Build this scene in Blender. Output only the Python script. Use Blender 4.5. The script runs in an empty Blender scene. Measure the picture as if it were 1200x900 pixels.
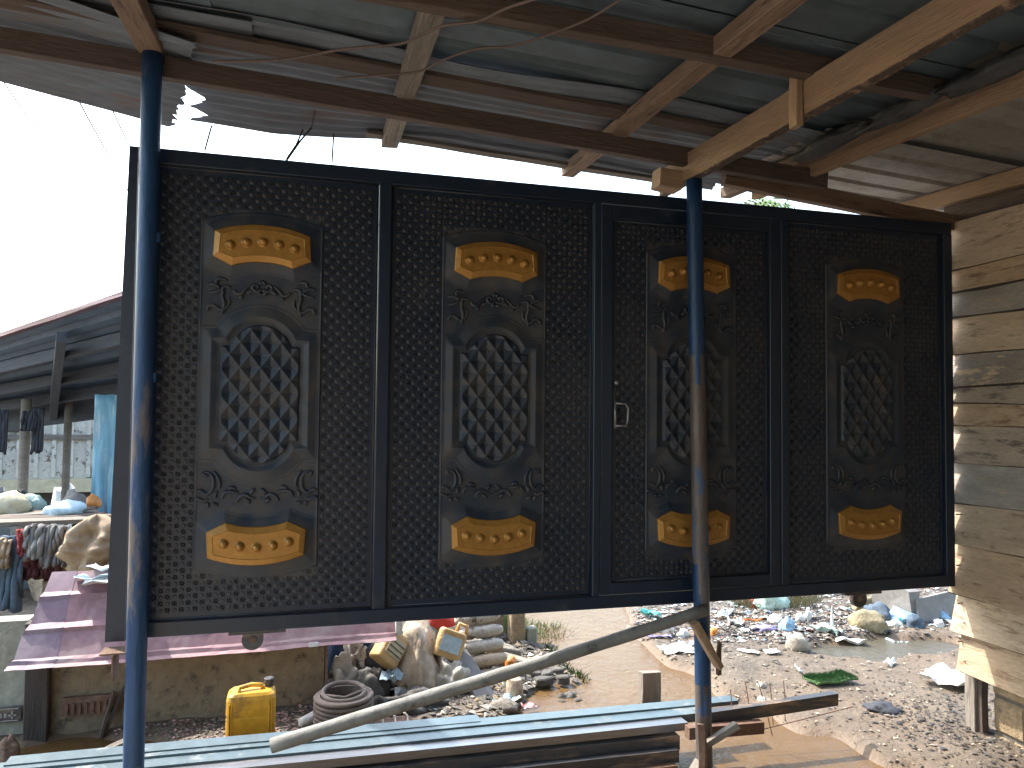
import bpy, math, random
import numpy as np
from mathutils import Vector, Matrix, noise as mnoise
random.seed(7); rng = np.random.default_rng(7)
S = bpy.context.scene
COL = S.collection
PI = math.pi

# ---------------------------------------------------------------- camera
EYE = np.array([0, 0, 1.8]); YAW, PITCH, ROLL, FOC = 0.27469, 0.03687, 0.010387, 900.0
def cam_matrix():
    f = np.array([math.sin(YAW)*math.cos(PITCH), math.cos(YAW)*math.cos(PITCH), math.sin(PITCH)])
    r = np.array([math.cos(YAW), -math.sin(YAW), 0]); u = np.cross(r, f)
    c, s = math.cos(ROLL), math.sin(ROLL)
    return np.array([c*r+s*u, -s*r+c*u, f])
RM = cam_matrix()
cam = bpy.data.objects.new('camera', bpy.data.cameras.new('camera')); COL.objects.link(cam)
cam.data.lens = 36*FOC/1200; cam.data.sensor_width = 36; cam.data.clip_end = 2000; cam.data.clip_start = .05
m = Matrix.Identity(4)
for i in range(3):
    m[i][0] = RM[0][i]; m[i][1] = RM[1][i]; m[i][2] = -RM[2][i]; m[i][3] = EYE[i]
cam.matrix_world = m
S.camera = cam
def H(px, py, ax, v):                      # photo pixel -> point where its sight line meets a plane
    d = np.array([(px-600)/FOC, -(py-450)/FOC, 1.0]) @ RM
    return EYE + (v-EYE[ax])/d[ax]*d
def G(px, py, z=0.0): return H(px, py, 2, z)

# ---------------------------------------------------------------- world, sun, exposure
SUN_DIR = Vector((-0.44, 0.48, 0.77)).normalized()
elev = math.asin(SUN_DIR.z); az = math.atan2(SUN_DIR.x, SUN_DIR.y)
W = bpy.data.worlds.new("World"); S.world = W; W.use_nodes = True
wn = W.node_tree.nodes; wn.clear(); wl = W.node_tree.links
sky = wn.new('ShaderNodeTexSky'); sky.sky_type = 'NISHITA'; sky.sun_disc = False
sky.sun_elevation = elev; sky.sun_rotation = az; sky.air_density = 1.6; sky.dust_density = 3.0; sky.ozone_density = 1.5
bg = wn.new('ShaderNodeBackground'); bg.inputs[1].default_value = 0.15
wo = wn.new('ShaderNodeOutputWorld'); wl.new(sky.outputs[0], bg.inputs[0]); wl.new(bg.outputs[0], wo.inputs[0])
sd = bpy.data.lights.new('sun', 'SUN'); sd.energy = 2.3; sd.angle = math.radians(.8); sd.color = (1, .95, .87)
so = bpy.data.objects.new('sun', sd); COL.objects.link(so)
so.rotation_euler = SUN_DIR.to_track_quat('Z', 'Y').to_euler()
S.view_settings.view_transform = 'Standard'; S.view_settings.look = 'None'
S.view_settings.exposure = 2.2; S.view_settings.gamma = 1
S.cycles.max_bounces = 8; S.cycles.diffuse_bounces = 5

# ---------------------------------------------------------------- materials
def mat(name, c1, c2=None, rough=.7, metal=0, scale=4, stretch=(1,1,1), bump=.2, bscale=None, c3=None, c3t=.62, c3w=.06, c3s=None,
        spec=.5, detail=6, rnd=.12, alpha=None, coat=0):
    mt = bpy.data.materials.new(name); mt.use_nodes = True
    nt = mt.node_tree; n = nt.nodes; L = nt.links; b = n['Principled BSDF']
    tc = n.new('ShaderNodeTexCoord'); mp = n.new('ShaderNodeMapping'); mp.inputs['Scale'].default_value = stretch
    oi = n.new('ShaderNodeObjectInfo')
    va = n.new('ShaderNodeVectorMath'); va.operation = 'ADD'
    sc = n.new('ShaderNodeVectorMath'); sc.operation = 'SCALE'; sc.inputs[0].default_value = (37, 21, 13)
    L.new(oi.outputs['Random'], sc.inputs['Scale'])
    L.new(tc.outputs['Object'], mp.inputs[0]); L.new(mp.outputs[0], va.inputs[0]); L.new(sc.outputs[0], va.inputs[1])
    vec = va.outputs[0]
    def nz(s, d=detail, r=.6):
        q = n.new('ShaderNodeTexNoise'); q.inputs['Scale'].default_value = s; q.inputs['Detail'].default_value = d
        q.inputs['Roughness'].default_value = r; L.new(vec, q.inputs['Vector']); return q.outputs['Fac']
    def ramp(src, a, b_):
        q = n.new('ShaderNodeMapRange'); q.inputs[1].default_value = a; q.inputs[2].default_value = b_; L.new(src, q.inputs[0]); return q.outputs[0]
    def mix(f, a, b_):
        q = n.new('ShaderNodeMix'); q.data_type = 'RGBA'
        if isinstance(f, float): q.inputs[0].default_value = f
        else: L.new(f, q.inputs[0])
        for i, v in ((6, a), (7, b_)):
            if isinstance(v, tuple): q.inputs[i].default_value = (*v, 1)
            else: L.new(v, q.inputs[i])
        return q.outputs[2]
    c2 = c2 or tuple(x*.6 for x in c1)
    col = mix(ramp(nz(scale), .35, .65), c1, c2)
    col = mix(ramp(nz(scale*6), .3, .8), col, tuple((x+y)*.33 for x, y in zip(c1, c2)))
    if c3:
        f3 = ramp(nz(c3s or scale*2, 8, .7), c3t-c3w, c3t+c3w); col = mix(f3, col, c3)
        rr = n.new('ShaderNodeMapRange'); rr.inputs[3].default_value = rough; rr.inputs[4].default_value = .85; L.new(f3, rr.inputs[0]); L.new(rr.outputs[0], b.inputs['Roughness'])
        if metal:
            rm = n.new('ShaderNodeMapRange'); rm.inputs[3].default_value = metal; rm.inputs[4].default_value = 0; L.new(f3, rm.inputs[0]); L.new(rm.outputs[0], b.inputs['Metallic'])
    else: b.inputs['Roughness'].default_value = rough; b.inputs['Metallic'].default_value = metal
    if rnd:
        hv = n.new('ShaderNodeHueSaturation'); mr = n.new('ShaderNodeMapRange'); mr.inputs[3].default_value = 1-rnd; mr.inputs[4].default_value = 1+rnd
        L.new(oi.outputs['Random'], mr.inputs[0]); L.new(mr.outputs[0], hv.inputs['Value']); L.new(col, hv.inputs['Color']); col = hv.outputs[0]
    L.new(col, b.inputs['Base Color'])
    b.inputs['Specular IOR Level'].default_value = spec
    if coat: b.inputs['Coat Weight'].default_value = coat; b.inputs['Coat Roughness'].default_value = .25
    if bump:
        bp = n.new('ShaderNodeBump'); bp.inputs['Strength'].default_value = bump; bp.inputs['Distance'].default_value = .02
        L.new(nz(bscale or scale*5, 6, .65), bp.inputs['Height']); L.new(bp.outputs[0], b.inputs['Normal'])
    mt['col'] = 1
    return mt
M = {}
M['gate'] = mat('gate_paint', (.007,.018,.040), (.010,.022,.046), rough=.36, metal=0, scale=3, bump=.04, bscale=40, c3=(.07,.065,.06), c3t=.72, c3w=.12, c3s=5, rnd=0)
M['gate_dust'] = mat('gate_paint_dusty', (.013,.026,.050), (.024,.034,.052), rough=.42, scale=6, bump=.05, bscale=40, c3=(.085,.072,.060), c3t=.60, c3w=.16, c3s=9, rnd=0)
M['gate_relief'] = mat('gate_relief_paint', (.016,.026,.046), (.030,.036,.048), rough=.40, scale=4, bump=.05, bscale=40, c3=(.075,.064,.056), c3t=.54, c3w=.20, c3s=3, rnd=0)
M['gold'] = mat('gold_paint', (.44,.225,.05), (.36,.18,.04), rough=.33, metal=.35, scale=7, bump=.05, bscale=60, c3=(.25,.16,.08), c3t=.70, c3w=.08, c3s=12, rnd=.04)
M['pipe'] = mat('blue_pipe_paint', (.014,.066,.18), (.013,.048,.125), rough=.4, metal=.2, scale=5, stretch=(1,1,.25), bump=.3, bscale=30, c3=(.16,.13,.11), c3t=.61, c3w=.04, c3s=4.5, rnd=0)
M['chip'] = mat('pale_primer', (.45,.5,.5), rough=.7, rnd=.1)
M['bare_pipe'] = mat('bare_pipe', (.17,.15,.14), (.11,.085,.075), rough=.5, metal=.4, scale=8, stretch=(1,1,.3), bump=.3, c3=(.03,.09,.22), c3t=.58, c3w=.03, c3s=7, rnd=0)
def wood(name, c1, c2, c3=None, t=.6, bump=.5, rough=.8, rnd=.18, sc=3, st=(1,9,9), **k): return mat(name, c1, c2, rough=rough, scale=sc, stretch=st, bump=bump, bscale=sc*3.5, c3=c3, c3t=t, c3s=sc*1.3, rnd=rnd, **k)
M['timber'] = wood('sawn_timber', (.43,.29,.18), (.32,.21,.13), (.12,.07,.045), .68)
M['bark'] = mat('wane_edge', (.13,.09,.065), (.05,.035,.03), scale=9, bump=1.0, c3=(.3,.2,.13), c3t=.58, rnd=0)
M['darktimber'] = wood('aged_timber', (.135,.095,.075), (.085,.062,.052), (.05,.035,.03), .6)
M['midtimber'] = wood('brown_timber', (.25,.165,.11), (.15,.10,.07), (.06,.04,.03), .6)
M['greytimber'] = wood('grey_timber', (.28,.25,.21), (.17,.145,.12), (.08,.065,.055), .62)
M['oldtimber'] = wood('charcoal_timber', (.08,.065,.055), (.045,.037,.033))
M['plank_pale'] = wood('pale_plank', (.62,.49,.36), (.50,.39,.28), (.20,.135,.09), .61, bump=.45, sc=6, st=(.7,3.2,3.2))
M['plank_tan'] = wood('tan_plank', (.58,.43,.29), (.48,.35,.23), (.22,.14,.085), .60, bump=.45, sc=6, st=(.7,3.2,3.2))
M['plank_worn'] = wood('worn_plank', (.50,.41,.32), (.38,.31,.25), (.13,.11,.10), .58, bump=.5, sc=6, st=(.7,3.2,3.2))
M['plank_grey'] = wood('grey_plank', (.38,.36,.33), (.27,.25,.225), (.45,.33,.22), .62, bump=.45, sc=6, st=(.7,3.2,3.2))
M['plank_flaky'] = mat('flaking_plank', (.24,.22,.21), (.36,.30,.25), scale=5, stretch=(1,3,3), bump=1.0, bscale=10, c3=(.55,.42,.28), c3t=.57, c3w=.02, c3s=7, rnd=0)
M['zinc'] = mat('zinc_sheet', (.16,.215,.25), (.12,.16,.185), rough=.5, metal=.35, scale=2.2, bump=.05, c3=(.13,.10,.08), c3t=.70, c3w=.1, c3s=3, rnd=.12)
M['zinc_old'] = mat('old_zinc_sheet', (.18,.215,.26), (.13,.15,.18), rough=.65, metal=.2, scale=3, stretch=(.4,2,2), bump=.15, c3=(.18,.11,.08), c3t=.64, c3w=.08, c3s=2.5, rnd=.1)
M['zinc_pale'] = mat('pale_zinc_sheet', (.36,.35,.32), (.27,.255,.235), rough=.6, metal=.1, scale=3, bump=.05, c3=(.2,.16,.13), c3t=.65, c3w=.1, rnd=.1)
M['scrap'] = mat('dusty_plastic_scrap', (.075,.08,.085), (.04,.04,.042), rough=.55, scale=8, bump=.5)
M['pink'] = mat('pink_sheet_paint', (.27,.145,.16), (.22,.12,.135), rough=.55, metal=.1, scale=2.5, bump=.08, c3=(.33,.26,.245), c3t=.60, c3w=.14, c3s=3.5, rnd=.04)
M['mauve'] = mat('mauve_sheet_paint', (.19,.12,.16), (.21,.14,.175), rough=.55, metal=.1, scale=3, bump=.08, c3=(.32,.27,.28), c3t=.62, c3w=.12, c3s=4, rnd=.04)
M['blue_sheet'] = mat('pale_blue_sheet', (.085,.13,.155), (.10,.14,.155), rough=.38, metal=.15, scale=3, bump=.08, c3=(.22,.23,.22), c3t=.66, c3w=.08, c3s=5, rnd=.06)
M['steel'] = mat('mill_steel', (.30,.31,.33), (.22,.22,.23), rough=.3, metal=.7, scale=4, stretch=(.4,4,4), bump=.05, c3=(.2,.13,.09), c3t=.63, c3w=.06, c3s=4)
M['darksteel'] = mat('dark_steel', (.085,.09,.10), (.055,.055,.06), rough=.45, metal=.4, scale=5, stretch=(.5,3,3), bump=.1, c3=(.22,.15,.10), c3t=.57, c3w=.06, c3s=5)
M['rust'] = mat('rusty_steel', (.22,.12,.075), (.12,.07,.05), rough=.8, scale=7, bump=.5, c3=(.24,.17,.13), c3t=.62, c3s=4)
M['concrete'] = mat('rough_render', (.30,.245,.165), (.22,.175,.12), rough=.9, scale=3, bump=.9, bscale=22, c3=(.075,.06,.045), c3t=.60, c3w=.05, c3s=9, rnd=.1)
M['concrete_pale'] = mat('pale_render', (.40,.40,.33), (.30,.31,.25), rough=.9, scale=4, bump=.5, bscale=18, c3=(.14,.14,.11), c3t=.66, c3w=.05, c3s=9, rnd=.08)
M['block'] = mat('sandcrete', (.36,.27,.165), (.28,.205,.12), rough=.95, scale=5, bump=1.0, bscale=26, c3=(.16,.125,.09), c3t=.60, c3w=.07, c3s=11, rnd=.15)
M['mortar'] = mat('mortar', (.16,.145,.125), (.11,.10,.085), rough=.95, scale=8, bump=1.0, bscale=26, rnd=.1)
M['cloth_beige'] = mat('beige_cloth', (.46,.34,.23), (.35,.255,.17), rough=.95, scale=5, bump=.3, rnd=0)
M['cloth_grey'] = mat('grey_cloth', (.22,.21,.195), (.15,.145,.14), rough=.95, scale=6, bump=.3)
M['cloth_red'] = mat('red_cloth', (.40,.06,.055), (.25,.04,.04), rough=.9, scale=6, bump=.3)
M['cloth_maroon'] = mat('maroon_cloth', (.15,.05,.055), (.09,.03,.035), rough=.95, scale=6, bump=.3)
M['cloth_blue'] = mat('denim', (.10,.14,.19), (.065,.09,.125), rough=.95, scale=7, bump=.3)
M['cloth_black'] = mat('black_cloth', (.022,.025,.035), (.04,.045,.06), rough=.8, scale=9, bump=.4)
M['white'] = mat('white_plastic', (.78,.78,.74), (.6,.6,.56), rough=.6, scale=8, bump=.3, c3=(.40,.34,.27), c3t=.64, rnd=.06)
M['sackwhite'] = mat('dirty_white_sack', (.55,.52,.46), (.40,.35,.28), rough=.75, scale=6, bump=.5, c3=(.10,.085,.07), c3t=.58, c3w=.03, c3s=8, rnd=.1)
M['sacktan'] = mat('muddy_sack', (.56,.45,.33), (.40,.30,.21), rough=.85, scale=4, bump=.7, c3=(.15,.12,.09), c3t=.63, c3w=.05, c3s=6, rnd=.12)
M['yellow'] = mat('yellow_jerrycan', (.74,.40,.03), (.62,.31,.03), rough=.42, scale=4, bump=.1, c3=(.22,.12,.04), c3t=.61, c3w=.06, c3s=7, rnd=.03)
M['tanplastic'] = mat('faded_yellow_plastic', (.62,.40,.17), (.50,.31,.13), rough=.5, scale=5, bump=.15, c3=(.27,.19,.12), c3t=.63, rnd=.06)
M['bluebag'] = mat('blue_plastic', (.17,.34,.50), (.30,.45,.56), rough=.5, scale=9, bump=.4)
M['navy'] = mat('navy_plastic', (.012,.05,.13), (.01,.03,.08), rough=.45, scale=6, bump=.3)
M['mint'] = mat('mint_plastic', (.36,.54,.48), (.46,.58,.54), rough=.5, scale=9, bump=.5)
M['teal'] = mat('teal_plastic', (.08,.42,.42), (.15,.55,.5), rough=.5, scale=9, bump=.4)
M['purple'] = mat('purple_plastic', (.24,.19,.38), (.30,.26,.44), rough=.5, scale=9, bump=.3)
M['orange'] = mat('orange_plastic', (.70,.28,.05), (.55,.2,.05), rough=.5, scale=9, bump=.3)
M['redp'] = mat('red_plastic', (.62,.035,.02), (.5,.04,.03), rough=.45, scale=7, bump=.3, rnd=0)
M['paper'] = mat('paper', (.75,.77,.78), (.68,.71,.74), rough=.8, scale=6, bump=.1)
M['bluepaper'] = mat('pale_blue_paper', (.42,.58,.68), (.5,.62,.68), rough=.8, scale=6, bump=.1)
M['pinkbits'] = mat('pink_scrap', (.65,.38,.36), (.55,.3,.3), rough=.8, scale=6)
M['turf'] = mat('green_turf', (.09,.20,.06), (.06,.14,.045), rough=.9, scale=15, bump=.8)
M['stone'] = mat('field_stone', (.30,.265,.215), (.20,.175,.14), rough=.95, scale=6, bump=.9, c3=(.1,.09,.075), c3t=.62, rnd=.25)
M['ystone'] = mat('yellowish_foam', (.32,.275,.17), (.24,.20,.125), rough=.95, scale=9, bump=1.0, bscale=16, rnd=0)
M['brownring'] = mat('dusty_ribbed_hose', (.20,.155,.125), (.14,.105,.085), rough=.75, scale=9, bump=.2, rnd=.1)
M['greymud'] = mat('dried_mud', (.14,.13,.115), (.08,.075,.068), rough=.95, scale=9, bump=1.0, bscale=14, rnd=.2)
M['bracegrey'] = mat('grey_pole', (.25,.245,.225), (.17,.165,.15), rough=.7, scale=4, bump=.3, c3=(.07,.065,.06), c3t=.64, c3s=6, rnd=0)
M['shedwood'] = wood('shaded_wood', (.075,.09,.115), (.05,.06,.08))  # shade under the market shed roof put into the timber colour
M['bouncefloor'] = mat('bounce_floor', (.42,.37,.30), (.34,.30,.24), scale=2, bump=.3)  # pale surface of the unseen added floor, meant to bounce light
M['board'] = mat('grey_board', (.25,.235,.22), (.19,.18,.17), rough=.8, scale=4, bump=.2, rnd=.1)
M['leaf'] = mat('leaf', (.07,.13,.025), (.045,.09,.02), rough=.6, scale=3, bump=0, rnd=.2)
M['leafpale'] = mat('pale_leaf', (.14,.22,.05), (.09,.15,.03), rough=.6, scale=3, bump=0, rnd=.2)
M['drygrass'] = mat('dry_grass', (.28,.25,.12), (.2,.17,.09), rough=.8, scale=3, bump=0)
M['trunk'] = mat('trunk_bark', (.16,.12,.09), (.09,.07,.055), scale=4, stretch=(3,3,.6), bump=1)
M['wire'] = mat('rubber_wire', (.14,.10,.085), (.10,.075,.065), rough=.6, bump=0)
M['cable'] = mat('power_cable', (.05,.05,.05), rough=.6, bump=0)
M['whitepaint'] = mat('flaking_white_paint', (.62,.61,.54), (.5,.48,.42), rough=.75, scale=4, bump=.4, c3=(.16,.13,.11), c3t=.58, c3w=.02, c3s=9, rnd=.08)
M['cream'] = mat('cream_paint', (.58,.52,.36), (.5,.44,.3), rough=.7, scale=3, bump=.2, rnd=.05)
M['maroon'] = mat('maroon_roof_paint', (.20,.10,.13), (.15,.08,.10), rough=.5, scale=3, bump=.1)
M['shedzinc'] = mat('shaded_zinc', (.085,.13,.195), (.06,.10,.15), rough=.55, metal=.2, scale=2, stretch=(.3,2,2), bump=.1, rnd=.1)  # underside shade and blue flare put into the colour
M['bluetarp'] = mat('blue_tarpaulin', (.12,.32,.46), (.2,.42,.55), rough=.45, scale=2.2, stretch=(3,3,.4), bump=.3, c3=(.5,.6,.62), c3t=.60, c3w=.06, c3s=2.5)

# ground: wet sand near the water, grey grit in the rubbish field
def ground_mat():
    mt = bpy.data.materials.new('muddy_sand'); mt.use_nodes = True; nt = mt.node_tree; n = nt.nodes; L = nt.links; b = n['Principled BSDF']
    g = n.new('ShaderNodeNewGeometry'); sx = n.new('ShaderNodeSeparateXYZ'); L.new(g.outputs['Position'], sx.inputs[0])
    def nz(s, d=8, r=.65):
        q = n.new('ShaderNodeTexNoise'); q.inputs['Scale'].default_value = s; q.inputs['Detail'].default_value = d; q.inputs['Roughness'].default_value = r
        L.new(g.outputs['Position'], q.inputs['Vector']); return q.outputs['Fac']
    def rg(src, a, b_):
        q = n.new('ShaderNodeMapRange'); q.inputs[1].default_value = a; q.inputs[2].default_value = b_; L.new(src, q.inputs[0]); return q.outputs[0]
    def mix(f, a, b_):
        q = n.new('ShaderNodeMix'); q.data_type = 'RGBA'; L.new(f, q.inputs[0])
        for i, v in ((6, a), (7, b_)):
            if isinstance(v, tuple): q.inputs[i].default_value = (*v, 1)
            else: L.new(v, q.inputs[i])
        return q.outputs[2]
    c = mix(rg(nz(.9), .4, .62), (.135,.105,.075), (.108,.09,.07))
    c = mix(rg(nz(3.2), .44, .60), c, (.085,.07,.055))
    c = mix(rg(nz(14), .56, .70), c, (.12,.10,.082))
    c = mix(rg(nz(45, 3), .60, .72), c, (.26,.22,.18))
    far = rg(sx.outputs['Y'], 5.4, 6.6)
    far2 = n.new('ShaderNodeMath'); far2.operation = 'MULTIPLY'; L.new(far, far2.inputs[0]); L.new(rg(nz(2), .3, .5), far2.inputs[1])
    c = mix(far2.outputs[0], c, mix(rg(nz(9), .42, .6), (.125,.115,.10), (.045,.04,.036)))
    wet = rg(sx.outputs['Z'], .035, -.03)
    c = mix(wet, c, (.12,.075,.038))
    L.new(c, b.inputs['Base Color'])
    rr = n.new('ShaderNodeMapRange'); rr.inputs[3].default_value = .92; rr.inputs[4].default_value = .45; L.new(wet, rr.inputs[0]); L.new(rr.outputs[0], b.inputs['Roughness'])
    bp = n.new('ShaderNodeBump'); bp.inputs['Strength'].default_value = .8; bp.inputs['Distance'].default_value = .03; L.new(nz(12), bp.inputs['Height']); L.new(bp.outputs[0], b.inputs['Normal'])
    return mt
def water_mat(nm='muddy_water', ca=(.10,.054,.019,1), cb=(.13,.078,.032,1)):
    mt = bpy.data.materials.new(nm); mt.use_nodes = True; nt = mt.node_tree; n = nt.nodes; L = nt.links; b = n['Principled BSDF']
    tc = n.new('ShaderNodeNewGeometry')
    mp = n.new('ShaderNodeMapping'); mp.inputs['Scale'].default_value = (1, .8, 1); L.new(tc.outputs['Position'], mp.inputs[0])
    q = n.new('ShaderNodeTexNoise'); q.inputs['Scale'].default_value = 1.6; q.inputs['Detail'].default_value = 5; L.new(mp.outputs[0], q.inputs[0])
    cr = n.new('ShaderNodeMix'); cr.data_type = 'RGBA'; L.new(q.outputs['Fac'], cr.inputs[0]); cr.inputs[6].default_value = ca; cr.inputs[7].default_value = cb
    L.new(cr.outputs[2], b.inputs['Base Color']); b.inputs['Roughness'].default_value = .22; b.inputs['Specular IOR Level'].default_value = .17
    r = n.new('ShaderNodeTexNoise'); r.inputs['Scale'].default_value = 13; r.inputs['Detail'].default_value = 6; r.inputs['Roughness'].default_value = .6; r.inputs['Distortion'].default_value = .6; L.new(mp.outputs[0], r.inputs[0])
    bp = n.new('ShaderNodeBump'); bp.inputs['Strength'].default_value = .35; bp.inputs['Distance'].default_value = .03; L.new(r.outputs['Fac'], bp.inputs['Height']); L.new(bp.outputs[0], b.inputs['Normal'])
    return mt
M['ground'] = ground_mat(); M['water'] = water_mat(); M['puddle'] = water_mat('grey_puddle', (.065,.06,.045,1), (.09,.08,.06,1))

# ---------------------------------------------------------------- helpers
WP = {}                                              # world position of every object's origin
def tag(o, label=None, cat=None, group=None, kind=None):
    if label: o['label'] = label
    if cat: o['category'] = cat
    if group: o['group'] = group
    if kind: o['kind'] = kind
    return o
def link(o, pos, parent=None):
    COL.objects.link(o); pos = Vector(pos); WP[o.name] = pos
    if parent: o.parent = parent; o.location = pos - WP[parent.name]
    else: o.location = pos
    return o
def empty(name, pos, label=None, cat=None, group=None):
    return tag(link(bpy.data.objects.new(name, None), pos), label, cat, group)
class MB:
    def __init__(s): s.v = []; s.f = []; s.m = []
    def add(s, vs, fs, mi=0):
        k = len(s.v); s.v += [tuple(map(float, p)) for p in vs]; s.f += [tuple(i+k for i in f) for f in fs]; s.m += [mi]*len(fs); return s
    def box(s, a, b, mi=0):
        (x0,y0,z0), (x1,y1,z1) = a, b
        return s.add([(x0,y0,z0),(x1,y0,z0),(x1,y1,z0),(x0,y1,z0),(x0,y0,z1),(x1,y0,z1),(x1,y1,z1),(x0,y1,z1)],
                     [(0,3,2,1),(4,5,6,7),(0,1,5,4),(1,2,6,5),(2,3,7,6),(3,0,4,7)], mi)
    def prism(s, bot, top, mi=0):
        n = len(bot); return s.add(list(bot)+list(top), [tuple(range(n))[::-1], tuple(range(n, 2*n))] + [(i, (i+1) % n, n+(i+1) % n, n+i) for i in range(n)], mi)
    def tube(s, pts, rad, n=10, mi=0, cap=True, up=None):
        pts = [Vector(p) for p in pts]; N = len(pts); rad = rad if hasattr(rad, '__len__') else [rad]*N
        vs = []; t0 = None
        for i, p in enumerate(pts):
            t = (pts[min(i+1, N-1)]-pts[max(i-1, 0)]).normalized()
            if i == 0:
                a = t.orthogonal().normalized() if up is None else Vector(up)
            a = (a - t*a.dot(t)).normalized(); b = t.cross(a)
            vs += [p + (a*math.cos(2*PI*j/n)+b*math.sin(2*PI*j/n))*rad[i] for j in range(n)]
        fs = [(i*n+j, i*n+(j+1) % n, (i+1)*n+(j+1) % n, (i+1)*n+j) for i in range(N-1) for j in range(n)]
        if cap: fs += [tuple(range(n))[::-1], tuple(range((N-1)*n, N*n))]
        return s.add(vs, fs, mi)
    def lathe(s, prof, c, n=20, mi=0):
        vs = [(c[0]+r*math.cos(2*PI*j/n), c[1]+r*math.sin(2*PI*j/n), c[2]+z) for r, z in prof for j in range(n)]
        N = len(prof); fs = [(i*n+j, i*n+(j+1) % n, (i+1)*n+(j+1) % n, (i+1)*n+j) for i in range(N-1) for j in range(n)]
        return s.add(vs, fs+[tuple(range(n))[::-1], tuple(range((N-1)*n, N*n))], mi)
    def build(s, name, mats, parent=None, origin=None, smooth=False, bevel=0, solid=0, **tg):
        v = np.array(s.v)
        if origin is None: origin = ((v[:,0].min()+v[:,0].max())/2, (v[:,1].min()+v[:,1].max())/2, v[:,2].min())
        me = bpy.data.meshes.new(name); me.from_pydata((v-np.array(origin)).tolist(), [], s.f)
        for mm in (mats if isinstance(mats, (list, tuple)) else [mats]): me.materials.append(M[mm])
        if len(set(s.m)) > 1: me.polygons.foreach_set('material_index', s.m)
        if smooth: me.polygons.foreach_set('use_smooth', [True]*len(s.f))
        me.update()
        o = link(bpy.data.objects.new(name, me), origin, parent); tag(o, **tg)
        if bevel:
            b = o.modifiers.new('bevel', 'BEVEL'); b.width = bevel; b.segments = 1; b.limit_method = 'ANGLE'; b.angle_limit = .6
        if solid:
            b = o.modifiers.new('solidify', 'SOLIDIFY'); b.thickness = solid; b.offset = 0
        return o
def timber(name, a, b, w, h, m, parent=None, segs=9, jit=.004, side=None, cap_jit=0, mats=None, **tg):
    """sawn board from a to b; its origin at a, local X along it. w across (horizontal), h vertical; slightly uneven edges"""
    a, b = Vector(a), Vector(b); d = b-a; Ln = d.length; X = d.normalized()
    Y = (Vector(side) if side is not None else Vector((0,0,1)).cross(X)); Y = (Y - X*Y.dot(X)).normalized(); Z = X.cross(Y)
    vs = []; c = .06*min(w, h)
    sec = [(-w/2,-h/2+c), (-w/2+c,-h/2), (w/2-c,-h/2), (w/2,-h/2+c), (w/2,h/2-c), (w/2-c,h/2), (-w/2+c,h/2), (-w/2,h/2-c)]
    sx = random.random()*50
    for i in range(segs+1):
        t = i/segs*Ln; bow = .006*math.sin(PI*i/segs)
        for k, (y, z) in enumerate(sec):
            q = mnoise.noise((sx+t*2.5, k//2*3.1, 0))*jit*2
            r = mnoise.noise((sx+t*6, k//2*5.7, 9))*jit
            vs.append((t+(random.uniform(-cap_jit, cap_jit) if i in (0, segs) else 0), y*(1+0)+q+bow, z+r))
    n = 8; fs = [(i*n+j, i*n+(j+1) % n, (i+1)*n+(j+1) % n, (i+1)*n+j) for i in range(segs) for j in range(n)] + [tuple(range(n))[::-1], tuple(range(segs*n, segs*n+n))]
    me = bpy.data.meshes.new(name); me.from_pydata(vs, [], fs)
    for mm in (mats or [m]): me.materials.append(M[mm])
    if mats:                                        # second material on the underside
        mi = [0]*len(fs)
        for i in range(segs):
            for j in (0, 1, 2): mi[i*n+j] = 1
        me.polygons.foreach_set('material_index', mi)
    me.update()
    o = bpy.data.objects.new(name, me); link(o, a, parent)
    R3 = Matrix((X, Y, Z)).transposed(); o.rotation_euler = R3.to_euler()
    return tag(o, **tg)
def corr(name, m, O, U, V, lu, lv, prof, pitch, depth, parent=None, tear=None, nu=14, sag=.01, solid=.0015, **tg):
    """corrugated sheet: ribs run along U, repeat across V; tear(v)->(u0,u1) uneven ends"""
    O, U, V = Vector(O), Vector(U).normalized(), Vector(V); V = (V-U*V.dot(U)).normalized(); N = U.cross(V)
    if N.z < 0: N = -N
    vals = []; v = 0
    while v < lv:
        for a, h in prof:
            if v+a*pitch <= lv: vals.append((v+a*pitch, h*depth))
        v += pitch
    vals.append((lv, prof[0][1]*depth)); mb = MB(); vs = []; ph = random.random()*9
    for v, h in vals:
        u0, u1 = tear(v) if tear else (0, lu)
        for i in range(nu+1):
            u = u0+(u1-u0)*i/nu
            vs.append(O+U*u+V*v+N*(h + sag*mnoise.noise((u*1.1+ph, v*1.7, ph))))
    k = nu+1; fs = [(j*k+i, j*k+i+1, (j+1)*k+i+1, (j+1)*k+i) for j in range(len(vals)-1) for i in range(nu)]
    mb.add(vs, fs); return mb.build(name, m, parent, smooth=False, solid=solid, **tg)
TRAP = [(0,0), (.70,0), (.76,1), (.94,1), (1.0-1e-4,0)]
SINE = [(i/8, .5-.5*math.cos(2*PI*i/8)) for i in range(8)]
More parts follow.
